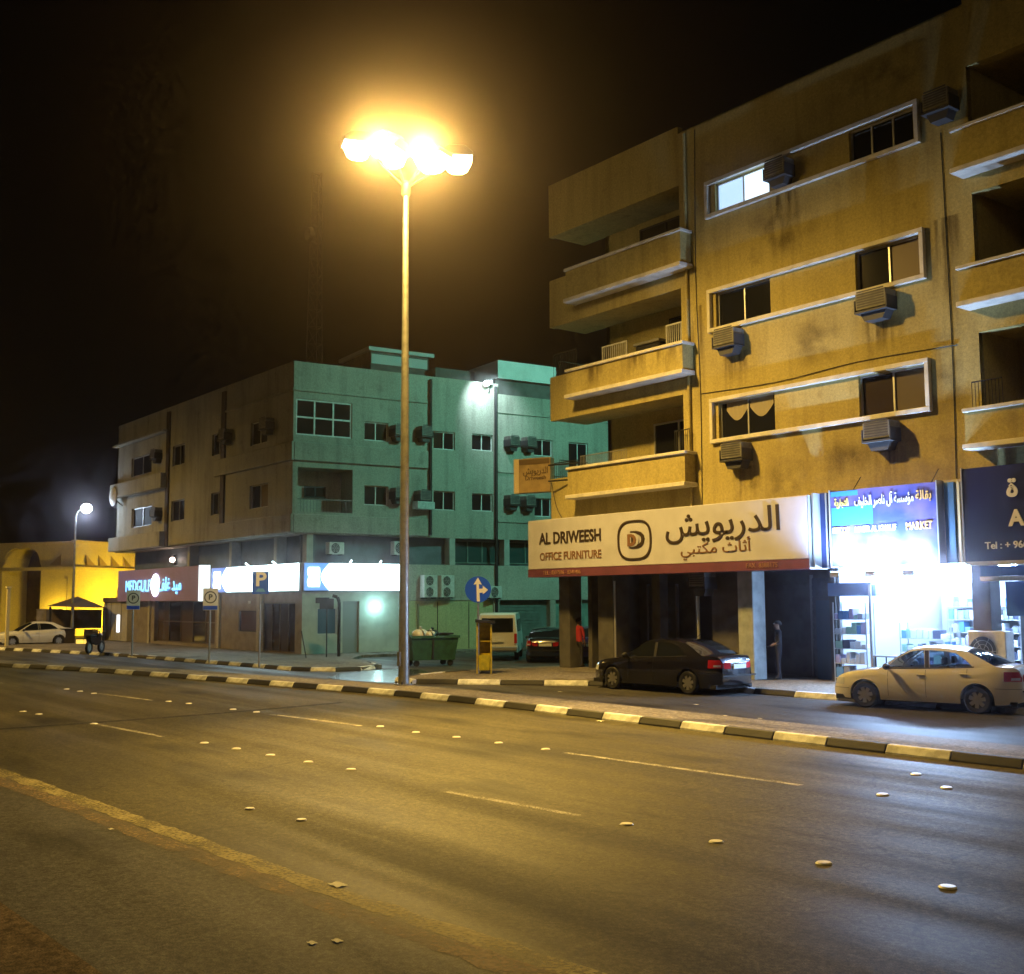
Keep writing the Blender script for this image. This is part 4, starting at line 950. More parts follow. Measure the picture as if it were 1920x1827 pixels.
# round the corner: floodlight on the flank of the cream block that lights this face
fl_ = thing('flank_floodlight', (-30.57, 36.2, 16.9), 'greenish floodlight high on the side street flank of the cream block', 'floodlight')
MB().box(-.55, -.25, -.25, .25, -.15, .2).build('housing', GREYMETAL, fl_, bevel=.02); MB().tube((-.3, 0, -.05), (.02, 0, -.2), .04, None, 6).build('bracket', DARKMETAL, fl_); MB().box(-.565, -.552, -.2, .2, -.12, .16).build('lens', emis('green_lens', (.6, 1, .85), 12), fl_)
lampdata('SPOT', 'flank_light', 7000, TEAL, fl_, (-.75, 0, 0), .15, spot_size=radians(165), spot_blend=.5, rot=(0, radians(62), 0))

# ================================================================== STREET FURNITURE AT THE CORNERS
def post_sign(px, py, label, H=3.2):
    p = ground(px, py, .12)
    o = thing('road_sign', (p.x, p.y, .12), label, 'road sign')
    MB().tube((0, 0, 0), (0, 0, H), .035, None, 8).build('post', GALV, o); return o, p
def face_cam(o): 
    d = Vector((-o.location.x, -o.location.y)); o.rotation_euler = (0, 0, math.atan2(d.y, d.x)+pi/2)
SBLUE = mat('sign_road_blue', (.015, .09, .75), .35); SWHITE = mat('sign_road_white', (.78, .76, .72), .35); 
o, p = post_sign(897, 1264, 'round blue road sign with white straight-ahead and right arrows', 3.25); face_cam(o); o.rotation_euler.z -= .12
MB(lambda q: Vector((q.x, q.y-.05, 2.80+q.z))).lathe([(.001,0),(.44,0),(.44,.02),(.001,.02)], 32, 'y').build('disc', SBLUE, o)
def TDc(q): return Vector((q.x, q.y-.058, 2.80+q.z))
MB(TDc).prism([(-.04,-.40),(.06,-.40),(.05,-.12),(.16,-.10),(.16,-.17),(.34,-.02),(.16,.13),(.16,.03),(.04,.02),(.03,.18),(.13,.16),(.0,.40),(-.15,.16),(-.05,.18)], 0, .006).build('arrow', SWHITE, o)
o, p = post_sign(486, 1252, 'blue parking sign with a white letter P', 3.5); face_cam(o)
MB().box(-.30, .30, -.07, -.05, 2.72, 3.55).build('plate', SBLUE, o, bevel=.008); text('P', .72, SWHITE, o, lambda q: Vector((q.x, -.075-q.z, 3.24+q.y)), bold=.02, ext=.004, xs=1.1)
MB().prism([(-.18,2.80),(.18,2.80),(.10,2.92),(-.10,2.92)], -.074, -.0705).build('arrow_mark', mat('sign_light_mark', (.10, .30, .70), .4), o)
for px, py, lb in ((392, 1243, 'white sign with a black ring above a blue strip beside the parking sign'), (247, 1231, 'white sign with a dark ring in front of the mauve sign')):
    o, p = post_sign(px, py, lb, 3.0); face_cam(o)
    MB().box(-.29, .29, -.07, -.05, 2.1, 2.98).build('plate', SWHITE, o, bevel=.008)
    MB(lambda q: Vector((q.x, q.y-.074, 2.62+q.z))).lathe([(.20,0),(.245,0),(.245,.004),(.20,.004),(.20,0)], 28, 'y').build('ring', DARKMETAL, o)
    text('P', .30, DARKMETAL, o, lambda q: Vector((q.x, -.072-q.z, 2.62+q.y)), ext=.003, bold=.01); MB().box(-.28, .28, -.073, -.0705, 2.12, 2.28).build('blue_strip', SBLUE, o)
# sign seen from behind with a hooked rail by the tiled wall
p = ground(612, 1232, .12); o = thing('road_sign', (p.x, p.y, .12), 'dark back of a small sign on a thin post by the tiled wall', 'road sign'); face_cam(o)
MB().tube((0, 0, 0), (0, 0, 2.6), .03, None, 8).build('post', DARKMETAL, o); MB().box(-.32, .30, -.02, .02, 2.1, 2.55).build('plate', DARKMETAL, o); MB().box(-.5, .1, -.015, .015, 2.35, 2.6).build('plate', DARKMETAL, o)
p = ground(635, 1231, .12); o = thing('hooked_pole', (p.x, p.y, .12), 'dark hooked pole standing by the tiled wall', 'pole'); face_cam(o)
MB().path([(0,0,0),(0,0,2.4),(-.08,0,2.62),(-.3,0,2.68)], .075).build('tube', DARKMETAL, o)
p = ground(574, 1234, .12); o = thing('leaning_stick', (p.x, p.y, .12), 'dark stick leaning on the corner of the tiled wall', 'stick'); face_cam(o)
MB().tube((0, 0, 0), (-.22, .5, 1.15), .025, None, 6).build('stick', DARKMETAL, o)
# dumpster
p = ground(806, 1249); o = thing('dumpster', (p.x, p.y, 0), 'dark green metal dumpster heaped with bags by the side street', 'dumpster'); face_cam(o); o.rotation_euler.z += .35
MB().add([(-.85,-.5,.25),(.85,-.5,.25),(.85,.5,.25),(-.85,.5,.25),(-.98,-.62,1.15),(.98,-.62,1.15),(.98,.62,1.15),(-.98,.62,1.15)], [(3,2,1,0),(0,1,5,4),(1,2,6,5),(2,3,7,6),(3,0,4,7)]).build('body', GREENBIN, o)
r_ = MB(); r_.box(-1.02,1.02,-.66,-.6,1.1,1.2); r_.box(-1.02,1.02,.6,.66,1.1,1.2); r_.box(-1.02,-.96,-.6,.6,1.1,1.2); r_.box(.96,1.02,-.6,.6,1.1,1.2); r_.build('rim', GREENBIN, o)
MB().box(-.12, -.06, -.64, -.5, .3, 1.1).build('rib', DARKMETAL, o); MB().box(.0, 1.0, .0, .64, 1.22, 1.28).build('lid', DARKMETAL, o)
for sx in (-.7, .7):
    for sy in (-.4, .4): MB(lambda q, sx=sx, sy=sy: Vector((q.x+sx, q.y+sy, .13+q.z))).lathe([(.001,-.03),(.12,-.03),(.12,.03),(.001,.03)], 12, 'y').build('wheel', BLACK, o)
for k, (x, y, z, r, mm, lb) in enumerate(((-.45,-.1,1.2,.30,BAG,'white plastic bag on the heap in the dumpster'), (.1,.05,1.18,.28,BAGB,'black rubbish bag in the middle of the dumpster'), (-.1,-.3,1.2,.2,BAG,'small white bag at the front of the dumpster'))):
    rot = Matrix.Rotation(o.rotation_euler.z, 3, 'Z'); c = rot@Vector((x, y, z))
    b = thing('rubbish_bag', (p.x+c.x, p.y+c.y, c.z), lb, 'rubbish bag', 'bags in the dumpster')
    MB().grid(lambda u, v: Vector((r*sin(pi*v)*cos(2*pi*u)*(1+.14*sin(9*u+5*v)), r*sin(pi*v)*sin(2*pi*u)*(1+.12*sin(13*u)), r*.8*cos(pi*v)+.06*sin(11*u)*sin(pi*v))), 14, 8).build('bag', mm, b, smooth=True); MB().tube((0, 0, r*.7), (.03, .02, r*1.15), .03, .07, 6).build('knot', mm, b)
# yellow cabinet
p = ground(908, 1263, .125); o = thing('yellow_cabinet', (p.x, p.y, .125), 'tall narrow yellow metal stand with a bin beside the round sign post', 'stand'); face_cam(o)
MB().box(-.26, -.20, -.2, .25, 0, 1.78).build('side_panel', YELLOWP, o, bevel=.008); MB().box(.20, .26, -.2, .25, 0, 1.62).build('side_panel', YELLOWP, o, bevel=.008); MB().box(-.2, .2, .18, .22, .08, 1.72).build('back_panel', YELLOWP, o)
MB().prism([(-.30,1.70),(.36,1.66),(.36,1.74),(-.30,1.80)], -.26, .28).build('hood', DARKMETAL, o)
MB().add([(-.17,-.2,.12),(.17,-.2,.12),(.17,.12,.12),(-.17,.12,.12),(-.19,-.28,.62),(.19,-.28,.62),(.19,.14,.66),(-.19,.14,.66)], [(3,2,1,0),(0,1,5,4),(1,2,6,5),(2,3,7,6),(3,0,4,7)]).build('bin', mat('yellow_bin', (.75, .58, .02), .4, var=.3, scale=6), o); MB().box(-.2, .2, -.02, .18, 1.05, 1.09).build('shelf', YELLOWP, o)

# ================================================================== VEHICLES
def sedan(loc, heading, label, paint, L=4.30, W=1.69, H=1.46, wb=2.55, wr=.30, glassm=None, plate=(.75,.75,.72), trim=None, detail=True, group=None):
    """four-door saloon; x forward, y left. Body, greenhouse frame, panes, wheels, lamps, plates, mirrors, handles"""
    glassm = glassm or CARGLASS
    car = thing('parked_car', loc, label, 'car', group, heading)
    hl = L/2; k = H/1.46; xa = wb/2+.03; xr = -wb/2+.03; sx = L/4.3
    zt_p = [(v.x*sx, v.y*k) for v in catmull([(-2.15,.80),(-2.10,.95),(-1.98,1.015),(-1.6,1.035),(-1.2,1.0),(-.4,.955),(.3,.925),(.9,.90),(1.3,.875),(1.75,.80),(2.0,.70),(2.10,.60),(2.15,.48)], 6)]
    def zt(x): return interp(zt_p, x)
    ra = wr+.065
    def zb(x):
        z = .20 + .08*max(0, (abs(x)-hl+.5)/.5)**2
        for c in (xa, xr):
            if abs(x-c) < ra: z = max(z, wr+sqrt(max(0, ra*ra-(x-c)**2)))
        return z
    def hw(x): return W/2*(1-.30*min(1, abs(x)/hl)**9-.035*max(0, x/hl)**2)
    def ys(x, z):
        v = (z-.2)/(zt(x)-.2) if zt(x) > .25 else .5
        return hw(x)*(1-.055*(1-min(v, .55)/.55)**2-.085*max(0, (v-.62)/.38)**2-.012*math.exp(-((v-.72)/.04)**2))
    xs = sorted({-hl+L*i/56 for i in range(57)} | {c+s*ra*cos(t) for c in (xa, xr) for s in (-1, 1) for t in (0, .2, .45, .75, 1.05, 1.35)})
    b = MB(); nv = 10
    for side in (1, -1):
        pts = []; 
        for x in xs:
            z0 = zb(x); z1 = zt(x)
            for j in range(nv+1):
                z = z0+(z1-z0)*j/nv; pts.append((x, side*ys(x, z), z))
        b.add(pts, [(i*(nv+1)+j, (i+1)*(nv+1)+j, (i+1)*(nv+1)+j+1, i*(nv+1)+j+1) for i in range(len(xs)-1) for j in range(nv)])
        # wheel arch lips
        for c in (xa, xr):
            for i in range(12):
                t0, t1 = pi*i/12, pi*(i+1)/12
                q = [(c+ra*cos(t), wr+ra*sin(t)) for t in (t0, t1)]
                b.quad((q[0][0], side*ys(q[0][0], q[0][1]), q[0][1]), (q[1][0], side*ys(q[1][0], q[1][1]), q[1][1]), (q[1][0], side*(W/2-.32), q[1][1]), (q[0][0], side*(W/2-.32), q[0][1]))
    def deck(x0, x1):
        b.grid(lambda u, v: (lambda x: Vector((x, (2*v-1)*ys(x, zt(x)), zt(x)+.035*(1-(2*v-1)**2)-.0)))(x0+(x1-x0)*u), 14, 8)
    deck(.86*sx, hl); deck(-hl, -1.48*sx)
    for e in (hl, -hl):
        s_ = 1 if e > 0 else -1
        b.grid(lambda u, v: (lambda z: Vector((e+s_*.085*(1-(2*v-1)**2)*(1-.5*abs(2*u-1)**3), (2*v-1)*ys(e, z), z)))(zb(e)+(zt(e)-zb(e))*u), 8, 8)
    body = b.build('body', paint, car, smooth=True)
    MB().box(-hl+.1, hl-.1, -W/2+.12, W/2-.12, .17, .28).build('underbody', BLACK, car); 
    # greenhouse
    rz = 1.385*k
    def yg(x, z):
        zb_ = zt(x); t = max(0, min(1.1, (z-zb_)/(rz-zb_))) if rz > zb_+.02 else 0
        return ys(x, zb_)*(1-t)+W*.365*t+.03*sin(pi*min(t, 1))
    roofp = [(v.x*sx, v.y*k) for v in catmull([(-1.02,1.36),(-.7,1.405),(-.3,1.425),(.0,1.415),(.22,1.375)], 4)]
    P0 = [(x, zt(x)) for x in [(-1.66+2.66*i/16)*sx for i in range(17)]]
    outer = P0+list(reversed(roofp))
    fwin = [(.80*sx,zt(.8*sx)+.035),(.55*sx,1.155*k),(.26*sx,1.315*k),(.06*sx,1.355*k),(-.06*sx,1.36*k),(-.10*sx,zt(-.1*sx)+.03)]
    rwin = [(-.22*sx,zt(-.22*sx)+.03),(-.18*sx,1.36*k),(-.55*sx,1.345*k),(-.80*sx,1.30*k),(-1.02*sx,1.16*k),(-1.16*sx,zt(-1.16*sx)+.03)]
    fr = MB(); sp = MB()
    for side in (1, -1):
        loops = [[Vector((x, z, 0)) for x, z in outer], [Vector((x, z, 0)) for x, z in fwin], [Vector((x, z, 0)) for x, z in rwin]]
        allp = [p for lp in loops for p in lp]
        fr.add([(p.x, side*yg(p.x, p.y), p.y) for p in allp], [tuple(t) for t in tessellate_polygon(loops)])
    fr.grid(lambda u, v: (lambda x: Vector((x, (2*v-1)*yg(x, interp(roofp, x)), interp(roofp, x)+.045*(1-(2*v-1)**2))))(roofp[0][0]+(roofp[-1][0]-roofp[0][0])*u), 10, 8)
    fr.build('roof', paint, car, smooth=True)
    for side in (1, -1):
        for wn in (fwin, rwin):
            pp = [(p[0], side*(yg(*p)-.012), p[1]) for p in wn]
            MB().add(pp, [tuple(range(len(pp)))]).build('side_window', glassm, car)
    def ws(xb, xt):
        zt0 = zt(xb)+.0; z1 = interp(roofp, xt)
        def f(u, v):
            x = xb+(xt-xb)*u; z = zt0+(z1-zt0)*u; y = (yg(xb, zt(xb))*(1-u)+yg(xt, z1)*u-.01)*(2*v-1); c = 1-(2*v-1)**2
            return Vector((x+(.10 if xb > 0 else -.06)*c*(1-u*.6), y, z+.035*c+.03*sin(pi*u)))
        return MB().grid(f, 6, 10)
    ws(.98*sx, .22*sx).build('windscreen', glassm, car, smooth=True); ws(-1.62*sx, -1.02*sx).build('rear_window', glassm, car, smooth=True)
    # interior
    for x, y in ((.0,.35),(.0,-.35),(-.85,.35),(-.85,-.35)):
        s_ = MB().prism([(x*sx+.25,.42),(x*sx-.22,.40),(x*sx-.40,.98),(x*sx-.30,1.0),(x*sx-.12,.58),(x*sx+.25,.56)], y-.24, y+.24).build('seat', SEATM, car, bevel=.03)
        MB().box(x*sx-.46, x*sx-.37, y-.13, y+.13, 1.02, 1.2).build('headrest', SEATM, s_, bevel=.03)
    MB().prism([(.95*sx,.45),(.55*sx,.5),(.58*sx,.86),(.95*sx,.88)], -W/2+.2, W/2-.2).build('dashboard', SEATM, car)
    # wheels
    RIM = mat('wheel_rim', (.42, .41, .40), .35, .7)
    for x in (xa, xr):
        for side in (1, -1):
            yc = side*(W/2-.115)
            w = MB().lathe([(wr*.62,-.09),(wr*.9,-.10),(wr,-.07),(wr,.07),(wr*.9,.10),(wr*.62,.09)], 28, 'y').build('wheel', BLACK, car, smooth=True, loc=(x, yc, wr))
            r_ = MB(); o_ = side*.075
            r_.lathe([(wr*.66, o_*1.15), (wr*.62, o_*1.15), (wr*.58, o_*.5), (.001, o_*.45)], 28, 'y')
            r_.build('rim', mat('rim_dark', (.05, .05, .05), .5), w, smooth=True)
            for q in range(7):
                a = 2*pi*q/7+.3; ca, sa = cos(a), sin(a)
                def TR(p): return Vector((p.x*ca-p.z*sa, p.y, p.x*sa+p.z*ca))
                MB(TR).prism([(.02,-.035),(wr*.6,-.045),(wr*.62,.045),(.02,.035)], o_*.75, o_*1.1).build('spoke', RIM, w)
            MB().lathe([(.001,o_*1.2),(.05,o_*1.15),(.05,o_*.9)], 12, 'y').build('hub', RIM, w)
    # lamps
    TAIL = mat('tail_lamp', (.45, .015, .02), .15, spec=.6); HEAD = mat('head_lamp', (.7, .72, .75), .08, .2)
    for side in (1, -1):
        def patch(x0, x1, z0, z1): return lambda u, v: (lambda x: (lambda z: Vector((x, side*(ys(x, z)+.006), z)))(min(z0+(z1-z0)*v, zt(x)-.02)))(x0+(x1-x0)*u)
        l_ = MB().grid(patch(-hl+.005, -hl+.33, .72*k, .93*k), 6, 4); l_.grid(lambda u, v: Vector((-hl-.006-.085*(1-(1-u*.5)**2)*.8, side*ys(-hl, .8)*(1-.42*u), (.70+.17*v)*k)), 4, 4)
        l_.build('tail_light', TAIL, car, smooth=True)
        l_ = MB().grid(patch(hl-.33, hl-.01, .52*k, .68*k), 6, 4); l_.grid(lambda u, v: Vector((hl+.006+.085*(1-(1-u*.5)**2)*.8, side*ys(hl, .5)*(1-.42*u), (.40+.13*v)*k)), 4, 4)
        l_.build('headlight', HEAD, car, smooth=True)
        xm = .72*sx
        mr_ = MB(); mr_.sphere((xm, side*(W/2+.10), zt(xm)+.07), .11, 10, 8, (.75, 1.0, .72)); mr_.tube((xm+.02, side*(ys(xm, zt(xm))-.01), zt(xm)+.01), (xm, side*(W/2+.05), zt(xm)+.05), .025, None, 6)
        mr_.build('mirror', DARKMETAL, car, smooth=True)
        for xh in (-.02*sx, -.98*sx):
            zh = zt(xh)-.13
            MB().box(xh-.09, xh+.09, side*(ys(xh, zh)-.005), side*(ys(xh, zh)+.028), zh-.016, zh+.016).build('door_handle', trim or paint, car, bevel=.008)
        for xd in (.74*sx, -.13*sx, -1.05*sx):
            sm = MB()
            for j in range(10):
                z0 = .30+(zt(xd)-.32)*j/10; z1 = .30+(zt(xd)-.32)*(j+1)/10
                if xd < -1 and z0 < .72: continue
                sm.quad((xd-.004, side*(ys(xd, z0)+.002), z0), (xd+.004, side*(ys(xd, z0)+.002), z0), (xd+.004, side*(ys(xd, z1)+.002), z1), (xd-.004, side*(ys(xd, z1)+.002), z1))
            sm.build('door_gap', BLACK, car)
    MB().box(-hl-.105, -hl-.088, -.26, .26, .70*k, .82*k).build('number_plate', mat('plate_white', plate, .4), car)
    MB().box(hl+.088, hl+.105, -.26, .26, .36*k, .47*k).build('number_plate', MATS['plate_white'], car); MB().box(hl+.005, hl+.046, -.32, .32, .22, .33).build('grille', BLACK, car)
    MB().box(-hl-.094, -hl-.02, -W*.40, W*.40, .50*k, .53*k).build('bumper_line', BLACK, car)
    for side in (1, -1):
        t_ = MB()
        for i in range(24):                                     # dark rubber strip under the side windows
            xa_, xb_ = [(.86-2.06*j/24)*sx for j in (i, i+1)]
            t_.quad(*[(x, side*(yg(x, zt(x)+dz)+.006), zt(x)+dz) for x, dz in ((xa_,.006),(xb_,.006),(xb_,.028),(xa_,.028))])
        t_.build('window_seal', BLACK, car)
        MB().add([(x, side*(yg(x, z)+.004), z) for x, z in ((-.115*sx, zt(-.1*sx)+.03), (-.205*sx, zt(-.2*sx)+.03), (-.17*sx, 1.355*k), (-.075*sx, 1.355*k))], [(0,1,2,3)]).build('door_pillar', BLACK, car)
        for e, x0, x1, z in ((-1, -hl+.01, xr-ra-.02, .56*k), (1, xa+ra+.02, hl-.01, .44*k)):
            g_ = MB()
            for i in range(8):
                u, w_ = x0+(x1-x0)*i/8, x0+(x1-x0)*(i+1)/8
                g_.quad((u, side*(ys(u, z)+.003), z-.004), (w_, side*(ys(w_, z)+.003), z-.004), (w_, side*(ys(w_, z+.008)+.003), z+.004), (u, side*(ys(u, z+.008)+.003), z+.004))
            g_.build('bumper_gap', BLACK, car)
        l2 = MB().grid(lambda u, v: (lambda x: (lambda z: Vector((x, side*(ys(x, z)+.010), z)))((.75+.05*v)*k))(-hl+.03+.16*u), 4, 2); l2.build('reversing_lamp', HEAD, car, smooth=True)
        MB().box(-1.2*sx+0, 1.0*sx, side*(W/2-.115), side*(W/2-.06), .19, .24).build('sill', BLACK, car)
    for xg in (-1.50*sx, .90*sx):
        g_ = MB()
        for i in range(12):
            v0, v1 = -1+2*i/12, -1+2*(i+1)/12; f_ = lambda v, dx: (xg+dx, v*ys(xg, zt(xg))*.96, zt(xg+dx)+.035*(1-v*v)+.004)
            g_.quad(f_(v0, 0), f_(v1, 0), f_(v1, .012), f_(v0, .012))
        g_.build('lid_gap', BLACK, car)
    MB().tube((-hl+.05, -.45, .22), (-hl-.10, -.45, .21), .03, None, 8).build('exhaust', DARKMETAL, car); MB().tube((-.85*sx, 0, 1.43*k), (-1.1*sx, 0, 1.62*k), .006, None, 5).build('aerial', BLACK, car)
    MB().box(-hl-.10, -hl-.085, -.40, .40, .86*k, .885*k).build('chrome_strip', ALU, car)
    return car
SILVER = mat('paint_silver_gold', (.82, .78, .68), .28, .1, coat=1); DARKP = mat('paint_dark', (.010, .009, .011), .2, .1, coat=.8); BLUEK = mat('paint_black_blue', (.012, .014, .02), .2, .2, coat=.8)
WHITEP = mat('paint_white', (.70, .69, .66), .3, coat=.6); PURP = mat('paint_purple', (.07, .02, .10), .3, .2, coat=.6)
hd = math.atan2(-.227, -.974)
sedan((-14.98, 24.0, 0), hd, 'silver-beige saloon car parked in front of the bright market', SILVER, trim=None)
sedan((-22.72, 23.22, 0), math.atan2(-.07, -.997), 'dark saloon car parked under the cream sign', DARKP, 4.70, 1.80, 1.47, 2.78, .315, GLASSDK)
sedan((-11.4, 26.35, .125), pi, 'black saloon car at the picture edge behind the silver car', BLUEK, 4.5, 1.76, 1.40, 2.65, .31, GLASSDK)
def away(px, py): p = ground(px, py); return (p.x, p.y, 0)
hd2 = math.atan2(SD.y, SD.x)
p = ground(1031, 1244); sedan((p.x-1.75, p.y+1.4, 0), math.atan2(.70, -.74), 'black car seen from behind in the side street', BLUEK, 4.3, 1.72, 1.42, 2.6, .3, GLASSDK)
p = ground(1116, 1245); sedan((p.x-1.75, p.y+1.4, 0), math.atan2(.70, -.74), 'dark purple car half hidden by the cream block in the side street', PURP, 4.4, 1.74, 1.44, 2.6, .3, GLASSDK)
p = ground(62, 1211); sedan((p.x, p.y, 0), math.atan2(-.97, .10)-.15, 'white car parked in front of the yellow-lit wall', WHITEP, 4.4, 1.74, 1.44, 2.6, .3, GLASSDK)
# white van
p = ground(935, 1240)
van = thing('van', (p.x-1.8, p.y+1.5, 0), 'white van seen from behind in the side street', 'van', None, math.atan2(.66, -.76))
prof = [(-2.3,.35),(2.2,.35),(2.35,.6),(2.3,.95),(1.75,1.15),(1.15,1.92),(.9,1.98),(-2.1,1.98),(-2.25,1.9),(-2.35,1.2)]
vb = MB()
n = len(prof); ring_ = []
for y, sc in ((-.85, 0), (-.80, 1), (.80, 1), (.85, 0)):
    ring_.append([(x*(1-.02*(1-sc)), y*(1 if z < 1.15 else 1-.10*(z-1.15)/.8), z+(.03 if sc else 0)) for x, z in prof])
vb.add([q for r in ring_ for q in r], [tuple(range(n)), tuple(range(4*n-1, 3*n-1, -1))]+[(k*n+i, k*n+(i+1) % n, (k+1)*n+(i+1) % n, (k+1)*n+i) for k in range(3) for i in range(n)])
vb.build('body', WHITEP, van, smooth=True)
MB().box(-2.375, -2.34, -.66, .66, 1.22, 1.80).build('rear_window', GLASSDK, van); MB().box(-2.41, -2.38, -.26, .26, .80, .92).build('number_plate', MATS['plate_white'], van); MB().box(-2.44, -2.28, -.84, .84, .42, .60).build('bumper', GREYMETAL, van, bevel=.03)
for y in (-.77, .77):
    MB().box(-2.385, -2.33, y-.06, y+.06, .75, 1.15).build('tail_light', MATS['tail_lamp'], van)
    MB().box(-1.9, .8, y+(.055 if y > 0 else -.065), y+(.065 if y > 0 else -.055), 1.22, 1.75).build('side_window', GLASSDK, van)
    for x in (-1.4, 1.5): MB().lathe([(.2,-.09),(.31,-.09),(.32,.09),(.2,.09),(.001,.06)], 20, 'y').build('wheel', BLACK, van, loc=(x, y, .32))

# ================================================================== PEOPLE
def person(loc, rz, label, shirt, trousers, pose):
    """skinned body (one continuous mesh) with hair; facing -y"""
    o = thing('person', loc, label, 'person', None, rz)
    V = []; Ed = []; Rd = []
    def v(p, r, par=None):
        V.append(p); Rd.append(r)
        if par is not None: Ed.append((par, len(V)-1))
        return len(V)-1
    pel = v((0,0,.95), (.155,.12)); wst = v((0,.01,1.10), (.145,.105), pel); ch = v((0,.0,1.30), (.175,.12), wst); up = v((0,.01,1.42), (.13,.09), ch); nk = v((0,-.005,1.52), (.052,.055), up)
    hd0 = v((0,-.02,1.58), (.065,.075), nk); hd1 = v((0,-.025,1.66), (.078,.095), hd0); hd2_ = v((0,-.015,1.735), (.055,.065), hd1); v((0,-.12,1.635), (.014,.016), hd1)
    for s, (el, wr_) in zip((-1, 1), pose):
        sh = v((s*.175,.01,1.41), (.065,.065), up); e = v(el, (.045,.045), sh); w = v(wr_, (.03,.028), e)
        d = (Vector(wr_)-Vector(el)).normalized(); pa = v(tuple(Vector(wr_)+d*.06), (.036,.02), w)
        for f_, (off, ln) in enumerate(((-.028,.075),(-.01,.09),(.01,.085),(.027,.07))):
            k1 = v(tuple(Vector(wr_)+d*.10+Vector((0, off, 0))), (.009,.009), pa); v(tuple(Vector(wr_)+d*(.10+ln)+Vector((-s*.015, off-.012, 0))), (.008,.008), k1)
        t1 = v(tuple(Vector(wr_)+d*.05+Vector((0,-.045,0))), (.011,.011), pa); v(tuple(Vector(wr_)+d*.09+Vector((-s*.01,-.06,0))), (.009,.009), t1)
        hp = v((s*.09,.0,.88), (.095,.10), pel); kn = v((s*.11,-.02,.50), (.062,.065), hp); an = v((s*.12,.01,.09), (.042,.045), kn); v((s*.14,-.14,.045), (.04,.035), an); v((s*.12,.05,.045), (.035,.035), an)
    me = bpy.data.meshes.new('body'); me.from_pydata(V, Ed, []); b = bpy.data.objects.new('body', me); COL.objects.link(b)
    md_ = b.modifiers.new('skin', 'SKIN'); md_.use_smooth_shade = True
    for i, sv in enumerate(me.skin_vertices[0].data): sv.radius = Rd[i]; sv.use_root = (i == 0)
    b.modifiers.new('sub', 'SUBSURF').levels = 2; b.modifiers['sub'].render_levels = 2
    dg = bpy.context.evaluated_depsgraph_get(); nm = bpy.data.meshes.new_from_object(b.evaluated_get(dg)); bpy.data.objects.remove(b)
    nm.materials.clear()
    for mm in (shirt, trousers, SKIN, BLACK): nm.materials.append(mm)
    hands = [Vector(w) for _, w in pose]
    for f in nm.polygons:
        c = f.center; f.use_smooth = True
        if c.z > 1.50 or any((c-h).length < .11 for h in hands) and c.z < 1.4 and abs(c.x) > .1: f.material_index = 2
        elif c.z < .08: f.material_index = 3
        elif c.z < .93: f.material_index = 1
    for p_, (el, wr_) in zip((0, 1), pose):
        for f in nm.polygons:
            if f.material_index == 1 and abs(f.center.x) > .215 and f.center.z > .6: f.material_index = 0 if (f.center-Vector(wr_)).length > .13 else 2
    bo = bpy.data.objects.new('body', nm); COL.objects.link(bo); bo.parent = o
    MB().grid(lambda u, v: Vector((.093*sin(pi*v*.56)*cos(2*pi*u), .01+.108*sin(pi*v*.56)*sin(2*pi*u)+.012*v, 1.665+.118*cos(pi*v*.56)+(.035 if sin(2*pi*u) < -.2 else 0)*v)), 16, 6).build('hair', HAIR, o, smooth=True)
    for s in (-1, 1): MB().sphere((s*.032, -.118, 1.675), .012, 8, 6).build('eye', WHITEMETAL, o); MB().sphere((s*.086, -.0, 1.65), .026, 8, 6, (.4, .8, 1.2)).build('ear', SKIN, o)
    MB().box(-.025, .025, -.122, -.110, 1.595, 1.603).build('mouth', mat('lip', (.2, .07, .06), .6), o)
    return o
p = ground(1086, 1258, 0)
person((p.x, p.y, .125 if p.x > -32 else 0), math.atan2(-p.y, -p.x)+pi/2+2.5, 'person in a red shirt and dark trousers standing by the purple car', RED, NAVY, (((-.24,.02,1.14),(-.22,-.06,.90)), ((.24,.03,1.14),(.22,-.05,.90))))
person((-22.1, F+.75, .125), -.7, 'person in dark clothes standing against the pale pillar', mat('dark_shirt', (.02, .022, .03), .9), NAVY, (((-.23,.0,1.14),(-.14,-.16,1.05)), ((.23,.0,1.14),(.14,-.16,1.05))))

# ================================================================== FAR END: YELLOW-LIT WALL, SHELTER, LAMP, TREE
C3 = ground(134, 1193)
vdir = Vector((C3.x, C3.y, 0)).normalized(); perp = Vector((vdir.y, -vdir.x, 0))
dR = (perp*cos(radians(50))+vdir*sin(radians(50))); dL = (-perp*cos(radians(44))+vdir*sin(radians(44)))
mq = thing('walled_building', (C3.x, C3.y, 0), 'sandstone building with a triangle frieze and pointed arch under yellow floodlight', 'building')
depth3 = C3.dot(Vector((R[0][2], R[1][2], 0)))
HM = 2.55+(1128-1011)/2100*depth3
def TR_(p): return dR*p.x+Vector((-dR.y, dR.x, 0))*p.y*1.0+Vector((0, 0, p.z))     # along the right face, y inward
nL = Vector((dL.y, -dL.x, 0))
def TL_(p): return dL*p.x+nL*p.y+Vector((0, 0, p.z))
nR_in = Vector((-dR.y, dR.x, 0))
if nR_in.dot(vdir) < 0: 
    def TR_(p): return dR*p.x-nR_in*p.y+Vector((0, 0, p.z))
if nL.dot(vdir) < 0:
    def TL_(p): return dL*p.x-nL*p.y+Vector((0, 0, p.z))
LRt = 13.5; LLt = 13
aw0, aw1 = 5.2, 8.6
mm = MB(TR_); wall(mm, 0, LRt, 0, HM, [(aw0, aw1, 0, HM*.50, .6)], .6); mm.box(0, LRt, .6, .9, 0, HM*.6)
mm.build('wall', WALL_M, mq)
def uL(px, py):
    q = onplane(px, py, C3, nL); return (q-C3).dot(dL), q.z
